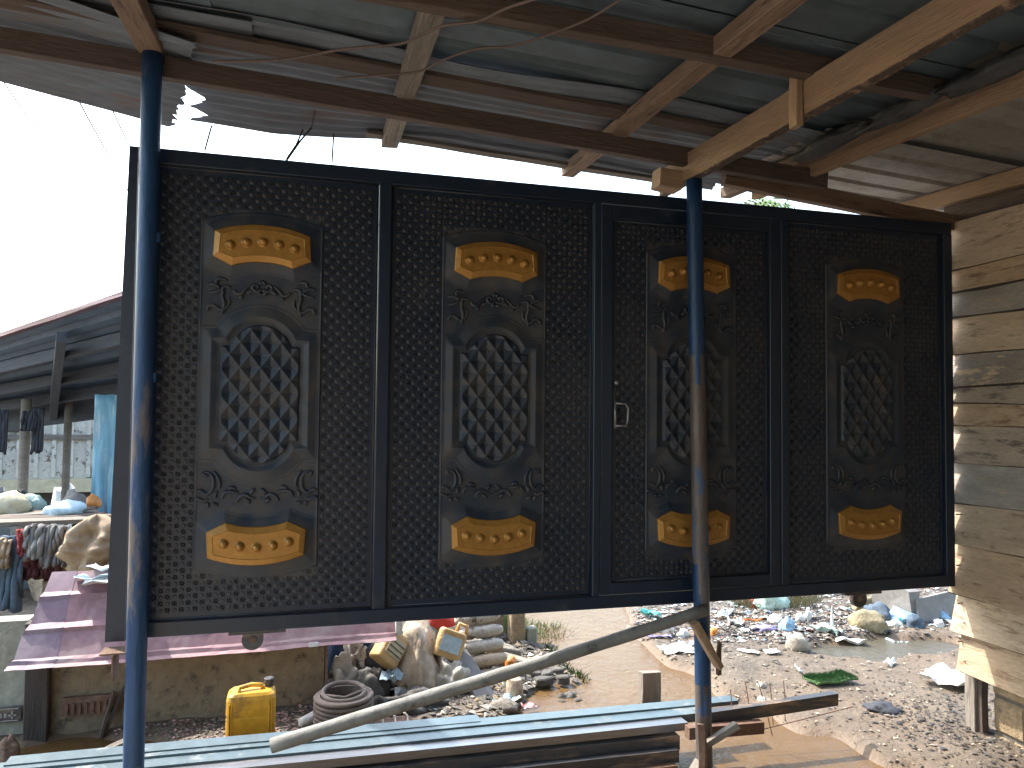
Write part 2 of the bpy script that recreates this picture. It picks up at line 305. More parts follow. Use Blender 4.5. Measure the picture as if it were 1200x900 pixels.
def crumple(name, m, c, size, seed=0, amp=.35, freq=1.6, sub=3, parent=None, rot=0, flat=True, crease=.16, **tg):
    """crumpled soft thing (bag, cloth heap, stone): noise-displaced sphere cut flat at the bottom"""
    import bmesh
    bm = bmesh.new(); bmesh.ops.create_icosphere(bm, subdivisions=sub, radius=1)
    for v in bm.verts:
        p = v.co.normalized(); q = Vector((p.x*freq+seed*3.7, p.y*freq, p.z*freq))
        r = 1 + amp*mnoise.noise(q) + crease*abs(mnoise.noise(q*3.1)) + crease*.5*mnoise.noise(q*6.3)
        p = p*r
        if flat: p.z = max(p.z, -.35+.1*mnoise.noise(q*4))
        v.co = Vector((p.x*size[0]/2, p.y*size[1]/2, (p.z+.33)*size[2]/1.33))
    me = bpy.data.meshes.new(name); bm.to_mesh(me); bm.free(); me.materials.append(M[m])
    me.polygons.foreach_set('use_smooth', [sub > 2]*len(me.polygons)); me.update()
    o = link(bpy.data.objects.new(name, me), c, parent); o.rotation_euler.z = rot
    return tag(o, **tg)
def scrap(name, m, c, w, d, hgt, seed=0, rot=0, n=7, **tg):
    """thin crumpled sheet of plastic or paper lying on the ground"""
    mb = MB(); vs = []
    for j in range(n+1):
        for i in range(n+1):
            x, y = i/n-.5, j/n-.5
            rr = 1-.35*abs(mnoise.noise((seed*2.3+math.atan2(y, x)*1.3, seed, 0)))
            q = (x*2.5+seed, y*2.5, seed*.7)
            vs.append((c[0]+(x*math.cos(rot)-y*math.sin(rot)*d/w)*w*rr + .0, c[1]+(x*math.sin(rot)*w/d+y*math.cos(rot))*d*rr, c[2]+.008+hgt*(.5+mnoise.noise(q)+.5*mnoise.noise((q[0]*3, q[1]*3, 1)))))
    k = n+1; fs = [(j*k+i, j*k+i+1, (j+1)*k+i+1, (j+1)*k+i) for j in range(n) for i in range(n)]
    mb.add(vs, fs); return mb.build(name, m, None, solid=.002, **tg)
def drape(name, m, P, Wd, Hd, seed=0, fold=.05, nf=5, thick=.02, parent=None, tilt=0, taper=0, ragged=.1, **tg):
    """cloth hanging from a top edge at P (centre) : folds run down"""
    mb = MB(); vs = []; nx, nz = 22, 12
    for j in range(nz+1):
        for i in range(nx+1):
            u, v = i/nx-.5, j/nz
            fo = fold*(.4+v)*math.sin(u*nf*2*PI+seed+1.5*mnoise.noise((u*3+seed, v*2, 0)))+fold*1.4*mnoise.noise((u*4+seed, v*3, 5))
            vs.append((P[0]+u*Wd*(1-taper*v), P[1]-abs(fo)-.03*v, P[2]-v*Hd*(1+ragged*mnoise.noise((u*3+seed, 3, seed)))+.02*mnoise.noise((u*6, seed, 1))+tilt*u))
    k = nx+1; mb.add(vs, [(j*k+i, j*k+i+1, (j+1)*k+i+1, (j+1)*k+i) for j in range(nz) for i in range(nx)])
    return mb.build(name, m, parent, smooth=True, solid=thick, **tg)

# ================================================================= GROUND AND WATER
def seg_d(px, py, poly):
    n = len(poly); d = np.full(px.shape, 1e9); ins = np.zeros(px.shape, bool)
    for i in range(n):
        ax, ay = poly[i]; bx, by = poly[(i+1) % n]; ex, ey = bx-ax, by-ay
        t = np.clip(((px-ax)*ex+(py-ay)*ey)/(ex*ex+ey*ey+1e-12), 0, 1)
        d = np.minimum(d, np.hypot(px-ax-t*ex, py-ay-t*ey))
        c = ((ay > py) != (by > py)) & (px < (bx-ax)*(py-ay)/(by-ay+1e-12)+ax); ins ^= c
    return np.where(ins, -d, d)
STREAM = [(2.0,9.5), (2.1,7.2), (1.8,6.15), (1.98,5.5), (1.86,4.95), (1.5,4.6), (.95,4.35), (-.3,4.22), (-2.6,4.5), (-2.6,3.8), (0,3.5), (.8,2.8), (2.9,2.4), (3.1,3.3), (2.86,3.9), (2.72,4.25), (2.56,4.9), (2.62,5.5), (2.9,6.6), (3.5,8), (4,9.5)]
PUDDLE = [(3.95,5.12), (4.2,4.90), (4.7,4.85), (5.1,5.02), (4.7,5.22), (4.2,5.25)]
DRAIN = [(-3,4.74), (-1.2,4.74), (-.8,4.62), (-.6,4.45), (-3,4.4)]
def gz(x, y):
    x = np.asarray(x, float); y = np.asarray(y, float)
    wob = .07*np.sin(x*5.1+y*3.3)+.05*np.sin(x*11.7-y*8.1)
    d = np.minimum(seg_d(x, y, STREAM)+wob, np.minimum(seg_d(x, y, PUDDLE)+wob*.6, seg_d(x, y, DRAIN)+wob*.5))
    s = np.clip((d+.09)/.22, 0, 1); s = s*s*(3-2*s)
    z = -.11+.13*s
    z = z + .015*np.sin(x*2.3+1)*np.sin(y*2.9)*s + .009*np.sin(x*7.3+y*4.1)*np.sin(y*9.2-x*3)*s + .005*np.sin(x*19+y*13)*np.sin(y*23-x*7)*s
    z = z + np.clip((y-6.4)/9, 0, 1)*.5*np.clip((x-3.2)/2, 0, 1)*s
    z = z + np.clip((x*.0-y+9)/9, 0, 0)
    return z
def gzz(x, y): return float(gz(np.array([x]), np.array([y]))[0])
def axis(lo, hi, step, far):
    a = np.arange(lo, hi, step); l = lo-np.geomspace(.1, far, 22); r = hi+np.geomspace(.1, far, 22)
    return np.concatenate([l[::-1], a, r])
gx, gy = axis(-3.5, 8, .04, 400), axis(2.4, 9.5, .04, 400)
X, Y = np.meshgrid(gx, gy); Z = gz(X, Y)
def grid_obj(name, X, Y, Z, m, **tg):
    ny, nx = X.shape; me = bpy.data.meshes.new(name)
    co = np.stack([X, Y, Z], -1).reshape(-1, 3); me.vertices.add(len(co)); me.vertices.foreach_set('co', co.ravel())
    i = np.arange(nx-1); j = np.arange(ny-1)[:, None]; q = np.stack([j*nx+i, j*nx+i+1, (j+1)*nx+i+1, (j+1)*nx+i], -1).reshape(-1)
    nf = len(q)//4; me.loops.add(len(q)); me.loops.foreach_set('vertex_index', q); me.polygons.add(nf)
    me.polygons.foreach_set('loop_start', np.arange(nf)*4); me.polygons.foreach_set('loop_total', np.full(nf, 4)); me.polygons.foreach_set('use_smooth', [True]*nf)
    me.materials.append(M[m]); me.update(calc_edges=True); me.validate()
    return me
me = grid_obj('ground', X, Y, Z, 'ground'); tag(link(bpy.data.objects.new('ground', me), (0,0,0)), 'sandy muddy ground with grey grit and stream banks', kind='structure')
MB().add([(-3.4,2.5,-.028), (5.6,2.5,-.028), (5.6,9.4,-.028), (-3.4,9.4,-.028)], [(0,1,2,3)]).build('water', 'water', kind='structure', label='shallow brown stream water running between sandy banks')

MB().add([(3.7,4.6,-.024), (5.5,4.6,-.024), (5.5,5.5,-.024), (3.7,5.5,-.024)], [(0,1,2,3)]).build('puddle', 'puddle', kind='structure', label='grey puddle at the foot of the rubbish field')
# ================================================================= METAL GATE
GY = 3.60
gate = empty('metal_gate', (1.49, GY, .83), 'wide black embossed metal gate with gold plaques hanging between blue pipe posts', 'gate')
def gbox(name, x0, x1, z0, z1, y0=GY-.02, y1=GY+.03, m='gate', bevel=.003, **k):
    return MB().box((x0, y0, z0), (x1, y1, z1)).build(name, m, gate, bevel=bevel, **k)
ZT, ZB = 2.928, .83
gbox('top_rail', -.672, 3.662, 2.862, ZT); gbox('bottom_rail', -.672, 3.662, ZB, .893)
for a, b in ((-.672,-.607), (.36,.415), (1.433,1.470), (2.515,2.562), (3.600,3.662)): gbox('stile', a, b, .8935, 2.8615, GY-.022)
for a, b in ((1.474,1.535), (2.447,2.511)): gbox('wicket_stile', a, b, .897, 2.858, GY-.0185)
gbox('wicket_rail', 1.5355, 2.4465, 2.79, 2.858, GY-.0183); gbox('wicket_rail', 1.5355, 2.4465, .897, .955, GY-.0183)
# side strip of the leaf, leaning out a little at the foot
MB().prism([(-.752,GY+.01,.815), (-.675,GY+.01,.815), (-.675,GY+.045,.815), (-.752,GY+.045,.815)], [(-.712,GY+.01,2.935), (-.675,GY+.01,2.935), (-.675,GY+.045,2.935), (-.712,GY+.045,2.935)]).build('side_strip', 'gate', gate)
PANELS = [(-.606,.359,.8935,2.8615), (.416,1.432,.8935,2.8615), (1.536,2.446,.9555,2.7895), (2.563,3.599,.8935,2.8615)]
CX = [-.152, .924, 1.988, 3.073]; CZ = 1.87
A_ = .0277
def bead(mb, x0, x1, z0, z1, r=.004):
    for a, b in (((x0,z0),(x1,z0)), ((x1,z0),(x1,z1)), ((x1,z1),(x0,z1)), ((x0,z1),(x0,z0))):
        mb.tube([(a[0],GY+.005,a[1]), (b[0],GY+.005,b[1])], r, 6)
def dome_star():
    """the two stamped motifs: a split dome and an eight-armed star"""
    dv = [(r*math.cos(t), r*math.sin(t), h) for r, h in ((.0105,0.),) for t in [PI/8+PI/4*i for i in range(8)]]
    dv += [(-.004,-.004,.0024), (.004,.004,.0024), (-.0060,.0060,.0018), (.0060,-.0060,.0018)]
    df = [(0,1,9), (1,2,9), (2,3,10), (3,4,10), (4,5,8), (5,6,8), (6,7,11), (7,0,11), (2,10,9), (4,8,10), (6,11,8), (0,9,11), (8,11,9), (8,9,10)]
    sv, sf = [], []
    for k in range(8):
        t = PI/4*k; L = .0158 if k % 2 else .0138; k0 = len(sv)
        for r, a, h in ((.0010,0,0), (.0086,-.33,0), (L,0,.0006), (.0086,.33,0), (.0085,0,.0056)): sv.append((r*math.cos(t+a), r*math.sin(t+a), h))
        sf += [(k0,k0+1,k0+4), (k0+1,k0+2,k0+4), (k0+2,k0+3,k0+4), (k0+3,k0,k0+4)]
    return (np.array(dv), df), (np.array(sv), sf)
DOME, STAR = dome_star()
def strip_keep(u, v):                               # True where the plain middle strip is
    top = .765+.045*(1-(u/.25)**2) if abs(u) < .25 else 0
    return abs(u) < .275 and abs(v) < top+.012
for (x0, x1, z0, z1), cx in zip(PANELS, CX):
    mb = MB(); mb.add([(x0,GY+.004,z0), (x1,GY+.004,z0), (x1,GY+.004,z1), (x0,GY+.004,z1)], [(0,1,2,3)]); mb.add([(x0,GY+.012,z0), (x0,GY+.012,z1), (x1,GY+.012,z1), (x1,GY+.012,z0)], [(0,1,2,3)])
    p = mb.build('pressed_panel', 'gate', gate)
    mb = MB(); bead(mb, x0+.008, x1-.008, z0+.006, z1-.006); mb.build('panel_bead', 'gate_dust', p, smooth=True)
    vs, fs = [], []; k0 = 0
    nx = int((x1-x0-.03)/A_); nz = int((z1-z0-.03)/A_); ox = (x0+x1)/2-(nx-1)*A_/2; oz = (z0+z1)/2-(nz-1)*A_/2
    for i in range(nx):
        for j in range(nz):
            X0, Z0 = ox+i*A_, oz+j*A_
            if strip_keep(X0-cx, Z0-CZ): continue
            V_, F_ = DOME if (i+j) % 2 else STAR
            vs.append(np.stack([X0+V_[:,0], GY+.0038-V_[:,2]*1.2, Z0+V_[:,1]], 1)); fs += [tuple(q+k0 for q in f) for f in F_]; k0 += len(V_)
    V_ = np.concatenate(vs); o0 = np.array(((x0+x1)/2, GY, z0))
    me = bpy.data.meshes.new('star_relief'); me.from_pydata((V_-o0).tolist(), [], fs); me.materials.append(M['gate_relief']); me.update()
    tag(link(bpy.data.objects.new('star_relief', me), o0, p), kind='stuff')

# pressed middle strip as a height field
def arc(a, b, sag, n=12):                           # points from a to b bulging by sag to the left of travel
    (x0,y0), (x1,y1) = a, b; c = math.hypot(x1-x0, y1-y0); s = abs(sag); R_ = (c*c/4+s*s)/(2*s); th = math.asin(min(1, c/2/R_)); ux, uy = (x1-x0)/c, (y1-y0)/c; nx_, ny_ = -uy, ux
    out = []
    for i in range(n+1):
        t = -th+2*th*i/n; al = R_*math.sin(t); h = R_*math.cos(t)-(R_-s); out.append((x0+ux*(c/2+al)+nx_*h*math.copysign(1, sag), y0+uy*(c/2+al)+ny_*h*math.copysign(1, sag)))
    return out
def sym(half): return half + [(x, -y) for x, y in half[::-1]]
def outline(xs, ys, xe, top):                       # shoulder polygon mirrored top/bottom
    return sym([(-xs, ys)] + arc((-xe, ys+.003), (xe, ys+.003), top-ys-.003, 16) + [(xs, ys)])
cA, cB, cC = outline(.248,.292,.186,.396), outline(.207,.241,.148,.343), outline(.176,.218,.137,.316)
def plaq(sx, sy, dy, tipx, tipy, mid, top):
    return arc((-sx, sy), (sx, sy), top-sy, 12) + [(sx+.006, dy)] + arc((tipx, tipy), (-tipx, tipy), -(mid-tipy), 10) + [(-sx-.006, dy)]
PQ = plaq(.202,.713,.601,.130,.563,.585,.752)
PI_ = plaq(.177,.697,.619,.122,.596,.613,.725)
PO = arc((-.248,.752), (.248,.752), .054, 14) + [(.250,.560)] + arc((.138,.514), (-.138,.514), -.027, 10) + [(-.250,.560)]
gu = np.arange(-.262, .2625, .0031); gv = np.arange(-.822, .8225, .0031)
U_, V_ = np.meshgrid(gu, gv)
def sm(t): t = np.clip(t, 0, 1); return t*t*(3-2*t)
dA, dB, dC = seg_d(U_, V_, cA), seg_d(U_, V_, cB), seg_d(U_, V_, cC)
Hh = np.full(U_.shape, .003)
Hh += np.where(dA < 0, np.where(dB > 0, .015*np.clip(-dA/(-dA+dB+1e-9), 0, 1), .015), 0)
Hh += .0022*np.exp(-(dA/.0035)**2)
Hh -= np.where(dB < 0, .013*np.clip(-dB/(-dB+np.maximum(dC, 0)+1e-9), 0, 1), 0)
Hh += .002*np.exp(-(dC/.003)**2)
pit = np.abs(((U_/.0865+.5) % 1)-.5)*2; row = V_/.0565
kx = U_/.0432; kz = (V_-.003)/.0565                 # diamonds: |X|+|Z|<1 around lattice centres
a1 = (kx+kz)/2; a2 = (kx-kz)/2; f1 = a1-np.floor(a1)-.5; f2 = a2-np.floor(a2)-.5
L1d = np.abs(f1+f2)+np.abs(f1-f2)
Hh += np.where(dC < -.008, .021*np.clip(L1d, 0, 1)*sm(-(dC+.008)/.006), 0)
for sgn in (1, -1):
    dO, dQ = seg_d(U_, V_*sgn, PO), seg_d(U_, V_*sgn, PQ)
    Hh += np.where(dO < 0, np.where(dQ > 0, .020*np.clip(-dO/(-dO+dQ+1e-9), 0, 1), .020), 0) + .0018*np.exp(-(dO/.0032)**2)
Hh += .003*np.exp(-((np.abs(U_)-.256)/.003)**2)
Hh = np.where(np.abs(V_) > .765+.048*(1-(U_/.262)**2), -.003, Hh)
Hh = np.where(np.abs(U_) > .2605, -.003, Hh)
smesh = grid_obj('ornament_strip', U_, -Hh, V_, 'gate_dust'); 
# scrollwork: tapering ribs, drawn in strip coordinates
def c1(X, Y): return ((X-447)*.000763, .751-(Y-85)*.00074+(X-430)*.000045)
def c2(X, Y): return ((X/9.6+515-579.5)*.00429, -.28-(560+Y/9.6-534.5)*.00411-((X/9.6+515)-580)*.0001)
up = [[(225,612),(240,560),(226,500),(225,462)], [(225,465),(190,482),(145,488)], [(215,458),(180,434),(140,438)], [(192,432),(200,405),(225,402),(252,412)],
      [(148,590),(155,565),(185,562),(215,588),(252,575),(268,545),(262,515)], [(232,500),(228,462),(250,448),(275,460)],
      [(290,470),(300,488),(330,495),(352,468),(388,440)], [(365,495),(385,480),(405,485)], [(445,470),(425,482),(402,475),(392,455),(408,440),(425,452),(415,465)], [(430,440),(448,422),(466,440)], [(420,490),(448,505)], [(340,515),(318,516)]]
lo = [[(60,120),(95,108),(140,142),(185,110),(205,50),(200,-30),(160,-75),(115,-80)], [(55,210),(65,188),(120,210),(160,188)], [(115,-80),(110,-55),(140,-48),(165,-70)], [(255,80),(262,20),(240,-40),(205,-95)], [(225,180),(225,140),(250,112)], [(200,232),(225,245),(258,242)],
      [(285,175),(310,125),(360,112),(405,118),(438,125)], [(345,85),(385,72),(415,95)], [(420,215),(460,160),(505,142),(550,170),(598,182)], [(500,200),(530,205),(545,235)], [(545,130),(575,98),(598,88)], [(150,230),(165,275)]]
scr = MB(); HB = .0075
for cv, lst in ((c1, up), (c2, lo)):
    for ln in lst:
        P2 = [Vector((*cv(*p), 0)) for p in ln]
        pts = []
        for i in range(len(P2)-1):                  # Catmull-Rom
            p0, p1, p2, p3 = P2[max(i-1,0)], P2[i], P2[i+1], P2[min(i+2,len(P2)-1)]
            for t in (0,.33,.67): pts.append(.5*((2*p1)+(p2-p0)*t+(2*p0-5*p1+4*p2-p3)*t*t+(3*p1-p0-3*p2+p3)*t**3))
        pts.append(P2[-1]); N = len(pts)
        rad = [.0042+.0052*math.sin(PI*min(1, .25+.75*i/(N-1))) for i in range(N)]
        for s in (1, -1): scr.tube([(p.x*s, -HB, p.y) for p in pts], rad, 6, up=(0,1,0))
balls = MB()
for i in range(-8, 9):
    for j in range(-12, 13):
        if (i+j) % 2 == 0: continue
        u, v = i*.0432, j*.0565+.003
        if seg_d(np.array([u]), np.array([v]), cC)[0] < -.012:
            r = .0062; balls.add([(u+r,-.027,v),(u,-.027,v+r),(u-r,-.027,v),(u,-.027,v-r),(u,-.035,v)], [(0,1,4),(1,2,4),(2,3,4),(3,0,4)])
def plaque_mesh(sg):
    n = len(PQ); mb = MB(); q = lambda pts, y, k=1: [(x*k, y, z*sg) for x, z in pts]
    rings = [q(PQ, -.018), q(PQ, -.034), q([(x*.985, z+(.657-z)*.03) for x, z in PQ], -.037), q(PI_, -.047), q([(x*.985, z+(.657-z)*.03) for x, z in PI_], -.0445)]
    vs = sum(rings, []); fs = [(i*n+j, i*n+(j+1) % n, (i+1)*n+(j+1) % n, (i+1)*n+j) for i in range(4) for j in range(n)]
    if sg > 0: fs = [f[::-1] for f in fs]
    fs.append(tuple(range(4*n, 5*n)) if sg > 0 else tuple(range(4*n, 5*n))[::-1]); mb.add(vs, fs); return mb
def boss_mesh():
    prof = [(.0235,0), (.0225,.0025), (.0195,.002), (.0185,.004), (.0165,.011), (.012,.0165), (.006,.0195), (.0008,.0205)]
    mb = MB(); n = 14; vs = [(r*math.cos(2*PI*j/n), -h*1.1, r*math.sin(2*PI*j/n)) for r, h in prof for j in range(n)]
    mb.add(vs, [(i*n+j, (i+1)*n+j, (i+1)*n+(j+1) % n, i*n+(j+1) % n) for i in range(len(prof)-1) for j in range(n)]); return mb
BZ = [(-.136,.652), (-.069,.666), (0,.673), (.069,.666), (.136,.652)]
proto = {}
for k, cx in enumerate(CX):
    so_ = link(bpy.data.objects.new('ornament_strip', smesh), (cx, GY, CZ), gate)
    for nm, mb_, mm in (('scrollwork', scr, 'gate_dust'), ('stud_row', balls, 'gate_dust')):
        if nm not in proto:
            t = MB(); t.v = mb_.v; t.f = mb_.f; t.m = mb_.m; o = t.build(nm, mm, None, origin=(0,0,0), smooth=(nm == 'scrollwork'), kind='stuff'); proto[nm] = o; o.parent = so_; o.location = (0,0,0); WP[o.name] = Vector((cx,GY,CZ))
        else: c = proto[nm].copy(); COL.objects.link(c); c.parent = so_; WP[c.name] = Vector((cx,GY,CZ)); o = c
    for sg in (1, -1):
        key = 'plq%d' % sg
        if key not in proto:
            o = plaque_mesh(sg).build('gold_plaque', 'gold', None, origin=(0, 0, .657*sg)); proto[key] = o
        else: o = proto[key].copy(); COL.objects.link(o)
        o.parent = gate; WP[o.name] = Vector((cx, GY, CZ+.657*sg)); o.location = WP[o.name]-WP[gate.name]
        tag(o, 'raised gold plaque with five round bosses, %s' % ('arched along its top' if sg > 0 else 'curved along its bottom'))
        for bx, bz in BZ:
            if 'boss' not in proto: b = boss_mesh().build('boss', 'gold', None, origin=(0,0,0), smooth=True); proto['boss'] = b
            else: b = proto['boss'].copy(); COL.objects.link(b)
            b.parent = o; b.location = (bx, -.0445, (bz-.657)*sg)
# handle, lock, hinge knuckles, wheels
mb = MB(); hx, hz = 1.548, 1.795
mb.tube([(hx,GY-.02,hz+.056), (hx,GY-.045,hz+.056), (hx+.045,GY-.05,hz+.054), (hx+.060,GY-.05,hz+.030), (hx+.058,GY-.05,hz-.032), (hx+.045,GY-.05,hz-.058), (hx,GY-.045,hz-.056), (hx,GY-.02,hz-.056)], .006, 8)
mb.tube([(hx,GY-.026,hz-.072), (hx,GY-.026,hz+.072)], .007, 8)
mb.build('handle', 'steel', gate, smooth=True)
MB().tube([(1.556,GY-.018,1.955), (1.556,GY-.032,1.955)], [.014,.011], 12).build('lock_barrel', 'steel', gate, smooth=True)
for wx in (-.16, 3.02):
    w = MB().box((wx-.10, GY-.012, .815), (wx+.14, GY+.028, .8295)).build('wheel_bracket', 'darksteel', gate)
    MB().tube([(wx,GY-.008,.79), (wx,GY+.024,.79)], .046, 20).build('wheel', 'darksteel', w)
    MB().tube([(wx,GY-.012,.79), (wx,GY-.006,.79)], .016, 12).build('hub', 'rust', w)

# ================================================================= SHED: posts, beams, rafters, roof
shed = empty('open_shed', (0.7, 3.4, 0), 'open lean-to shed of rough timber beams and corrugated metal roof on blue pipe posts', 'shed')
def RZ(x, y): return 3.362+.044*(y-3.5)-.055*x       # roof plane
# posts
def post(x0, x1, ztop, label, flip):
    p = MB(); n = 22; pts = [(x0+(x1-x0)*(1-t), 3.5, -.15+(ztop+.15)*t) for t in np.linspace(0, 1, n)]
    mm = ['pipe', 'bare_pipe'] 
    p.tube(pts, .0405, 20)
    o = p.build('post', mm, shed, origin=((x0+x1)/2, 3.5, 0), smooth=True, label=label)
    for f in o.data.polygons:
        z = f.center.z + .10*math.sin(f.center.x*160+f.center.z*3)
        f.material_index = 1 if (flip and (z < .42 or 1.02 < z < 2.02)) or (not flip and z < .22) else 0
    return o
po1 = post(-.612, -.608, 3.31, 'chipped blue pipe post at the left end of the gate', False)
po2 = post(1.945, 2.012, 3.00, 'blue pipe post with bare brown stretches in front of the third gate panel', True)
for pz in (1.93, 2.52): MB().tube([(-.571,3.497,pz-.02), (-.571,3.497,pz+.02)], .012, 8).build('weld_lug', 'pipe', po1)
# timbers
BL = lambda x, y: 3.29-.055*x
timber('beam', (-2.1,3.56,BL(-2.1,0)-.047), (2.78,3.56,BL(2.78,0)-.047), .05, .094, 'darktimber', shed, 20, label='long dark beam passing above the gate')
timber('beam', (2.2,3.64,3.085), (4.15,3.64,2.91), .05, .095, 'midtimber', shed, 10, label='short brown beam end above the right panel')
timber('beam', (-2.1,2.56,3.285), (2.74,2.56,3.155), .055, .085, 'darktimber', shed, 20, label='dark beam running high across the middle of the roof')
timber('beam', (1.955,3.86,3.085), (1.955,-2.55,3.01), .052, .145, 'timber', shed, 24, jit=.006, mats=['timber','bark'], label='large pale orange sawn beam crossing over the right post')
timber('cleat', (1.912,2.62,2.955), (1.912,2.62,3.18), .052, .03, 'timber', shed, 3, side=(0,1,0))
timber('packing_block', (1.80,3.64,3.035), (1.93,3.64,3.025), .10, .10, 'timber', shed, 2)
D = Vector((.019,.999,.044))
def rafter(x, y0, y1, w=.085, h=.07, m='midtimber', dz=0, **k):
    f = lambda y: (x+.019*(y-3.5), y, RZ(x, y)-.012-h/2+dz)
    return timber('rafter', f(y0), f(y1), w, h, m, shed, 16, jit=.006, **k)
rafter(-.62, -2.6, 3.50, .10, .075, 'midtimber', -.005)
rafter(.47, -2.6, 4.34, .085, .07, 'greytimber', 0, cap_jit=.012)
rafter(1.55, -2.6, 4.36, .08, .07, 'midtimber', 0, cap_jit=.012)
rafter(2.60, -2.6, 4.30, .07, .065, 'midtimber', 0, cap_jit=.01)
rafter(2.69, -2.6, 4.10, .045, .10, 'timber', -.004)
rafter(-1.75, -2.6, 4.3)
rafter(3.72, -2.6, 4.05, .05, .09, 'timber', .0)
# main trapezoid sheets, ribs along the beams, laid in rows
U = Vector((1,0,-.055)); V = Vector((0,1,.044))
rows = [(-2.77,.92), (-1.9,.92), (-1.03,.92), (-.16,.92), (.71,.92), (1.58,.92), (2.45,.92)]
for r, (y0, ln) in enumerate(rows):
    for c, (x0, L) in enumerate(((-2.1,1.75), (-.6,3.25), (2.5,2.6))):
        x0 += (.12*math.sin(r*2.3)) if c else 0
        z = RZ(x0, y0)+.006*c+.004*r
        corr('roof_sheet', 'zinc_pale' if c == 2 and r > 3 else 'zinc', (x0, y0, z), U, V, L, ln, TRAP, .23, .028, shed, sag=.003)
corr('roof_sheet', 'zinc_pale', (2.5,3.17,RZ(2.5,3.17)+.002), U, V, 2.6, 1.12, TRAP, .23, .028, shed, sag=.02)
# older finely corrugated sheets along the eaves, torn at the ends
def tearf(a, b, ja, jb, s):
    return lambda v: (a+ja*(abs(mnoise.noise((v*9, s, 0)))+.5*mnoise.noise((v*31, s, 2))), b+jb*(mnoise.noise((v*8, s, 5))+.5*mnoise.noise((v*33, s, 7))))
UL = Vector((1,.20,-.115)).normalized(); VL = Vector((-.2,1,.02)); LV = 1.18; PE = Vector(H(100,123,1,4.42)); ULn = UL
VLn = (VL-UL*VL.dot(UL)).normalized(); OL = PE-VLn*LV-UL*1.2
def edge_u(px, py): return (Vector(H(px,py,1,4.5))-PE).dot(UL)+1.2
uR = edge_u(203,149)
corr('eave_sheet', 'zinc_old', OL, UL, VLn, 3.0, LV, SINE, .085, .02, shed, tear=lambda v: (0, uR+(.02 if v < .78 else 0)+.035*mnoise.noise((v*30, 3, 7))+.02*mnoise.noise((v*70, 1, 2))), nu=36, sag=.02, solid=.002, label='rusty finely corrugated eave sheet left of the left post')
corr('eave_sheet', 'zinc_old', (-2.1,3.22,RZ(-2.1,3.22)+.002), U, V, 1.9, .62, SINE, .085, .02, shed)
es = corr('eave_sheet', 'zinc_old', (-.52,3.20,RZ(-.52,3.2)+.004), U, V, 3.12, 1.18, SINE, .085, .02, shed, tear=lambda v: (-.12+.10*min(1,max(0,(v-.66)/.15))+.07*abs(mnoise.noise((v*9, 8.4, 0)))+.10*mnoise.noise((v*33, 8.4, 2)), 3.07+.05*mnoise.noise((v*8, 8, 5))), nu=44, sag=.03, solid=.002, label='rusty corrugated eave sheet with a torn left end above the gate')
eo = WP[es.name]
for v in es.data.vertices:
    X_, Y_ = v.co.x+eo.x, v.co.y+eo.y
    v.co.z -= .085*min(1, max(0, (.75-X_)/.9))*max(0, (Y_-3.35))**1.3
# plank under the eave sheets and scraps stuffed by the right rafter
timber('batten', (-2.05,3.40,3.452), (2.3,3.40,3.215), .11, .022, 'darktimber', shed, 14)
timber('batten', (.35,4.26,3.335), (2.2,4.26,3.235), .07, .02, 'greytimber', shed, 10)
for k, (y, l) in enumerate(((3.2,.5), (2.7,.42), (2.25,.46), (1.75,.5))):
    crumple('stuffed_scrap', 'scrap', (2.52, y, RZ(2.52,y)-.07), (.10, l, .05), k+3, .5, 2.2, 3, parent=shed, flat=False)
# hanging wires
def wire(pts, r, label, z=lambda x, y: RZ(x,y)-.14, m='wire'):
    P = []
    for px, py in pts:
        zz = 3.2
        for _ in range(4): q = H(px, py, 2, zz); zz = z(q[0], q[1])
        P.append(Vector(H(px, py, 2, zz)))
    out = []
    for i in range(len(P)-1):
        p0, p1, p2, p3 = P[max(i-1,0)], P[i], P[i+1], P[min(i+2,len(P)-1)]
        for t in (0,.25,.5,.75): out.append(.5*((2*p1)+(p2-p0)*t+(2*p0-5*p1+4*p2-p3)*t*t+(3*p1-p0-3*p2+p3)*t**3))
    out.append(P[-1]); return MB().tube(out, r, 6).build('hanging_wire', m, None, smooth=True, label=label, cat='wire')
wire([(250,72),(330,70),(400,58),(465,52),(490,43),(520,30),(560,25),(595,9),(640,-6),(720,-40)], .006, 'thick brown wire drooping nearest the top beam under the roof')
wire([(395,92),(445,88),(490,84),(520,70),(560,57),(600,54),(645,40),(690,22),(730,-3),(790,-50)], .005, 'thin brown wire crossing lower under the roof sheets')
# cable tail by the eave above the gate
MB().tube([H(365,150,1,4.2), H(352,165,1,4.18), H(338,185,1,4.1), H(330,196,1,4.05)], .006, 6).build('cable_tail', 'cable', shed)
MB().tube([H(355,152,1,4.2), H(347,170,1,4.18), H(336,186,1,4.1)], .005, 6).build('cable_tail', 'cable', shed)
MB().tube([H(372,118,1,4.0), H(365,150,1,4.2)], .004, 6).build('cable_tail', 'cable', shed)
for (a, b), lab in ((((248,147),(240,176)), 'left'), (((391,157),(389,190)), 'right')):
    MB().tube([H(*a,1,4.3), H(*b,1,4.3)], .005, 5).build('tie_wire', 'cable', shed)

# unseen back wall added to cut light from behind; pale floor added for bounce
for i in range(13): timber('added_back_plank', (-2.0,-2.62,.12+.262*i), (3.70,-2.62,.12+.262*i), .024, .27, 'plank_worn' if i % 3 else 'plank_tan', shed, 4)
MB().box((-1.9,-2.55,-.10), (3.66,3.05,.035)).build('added_bounce_floor', 'bouncefloor', None, kind='structure', label='pale unseen floor added to bounce light under the roof')
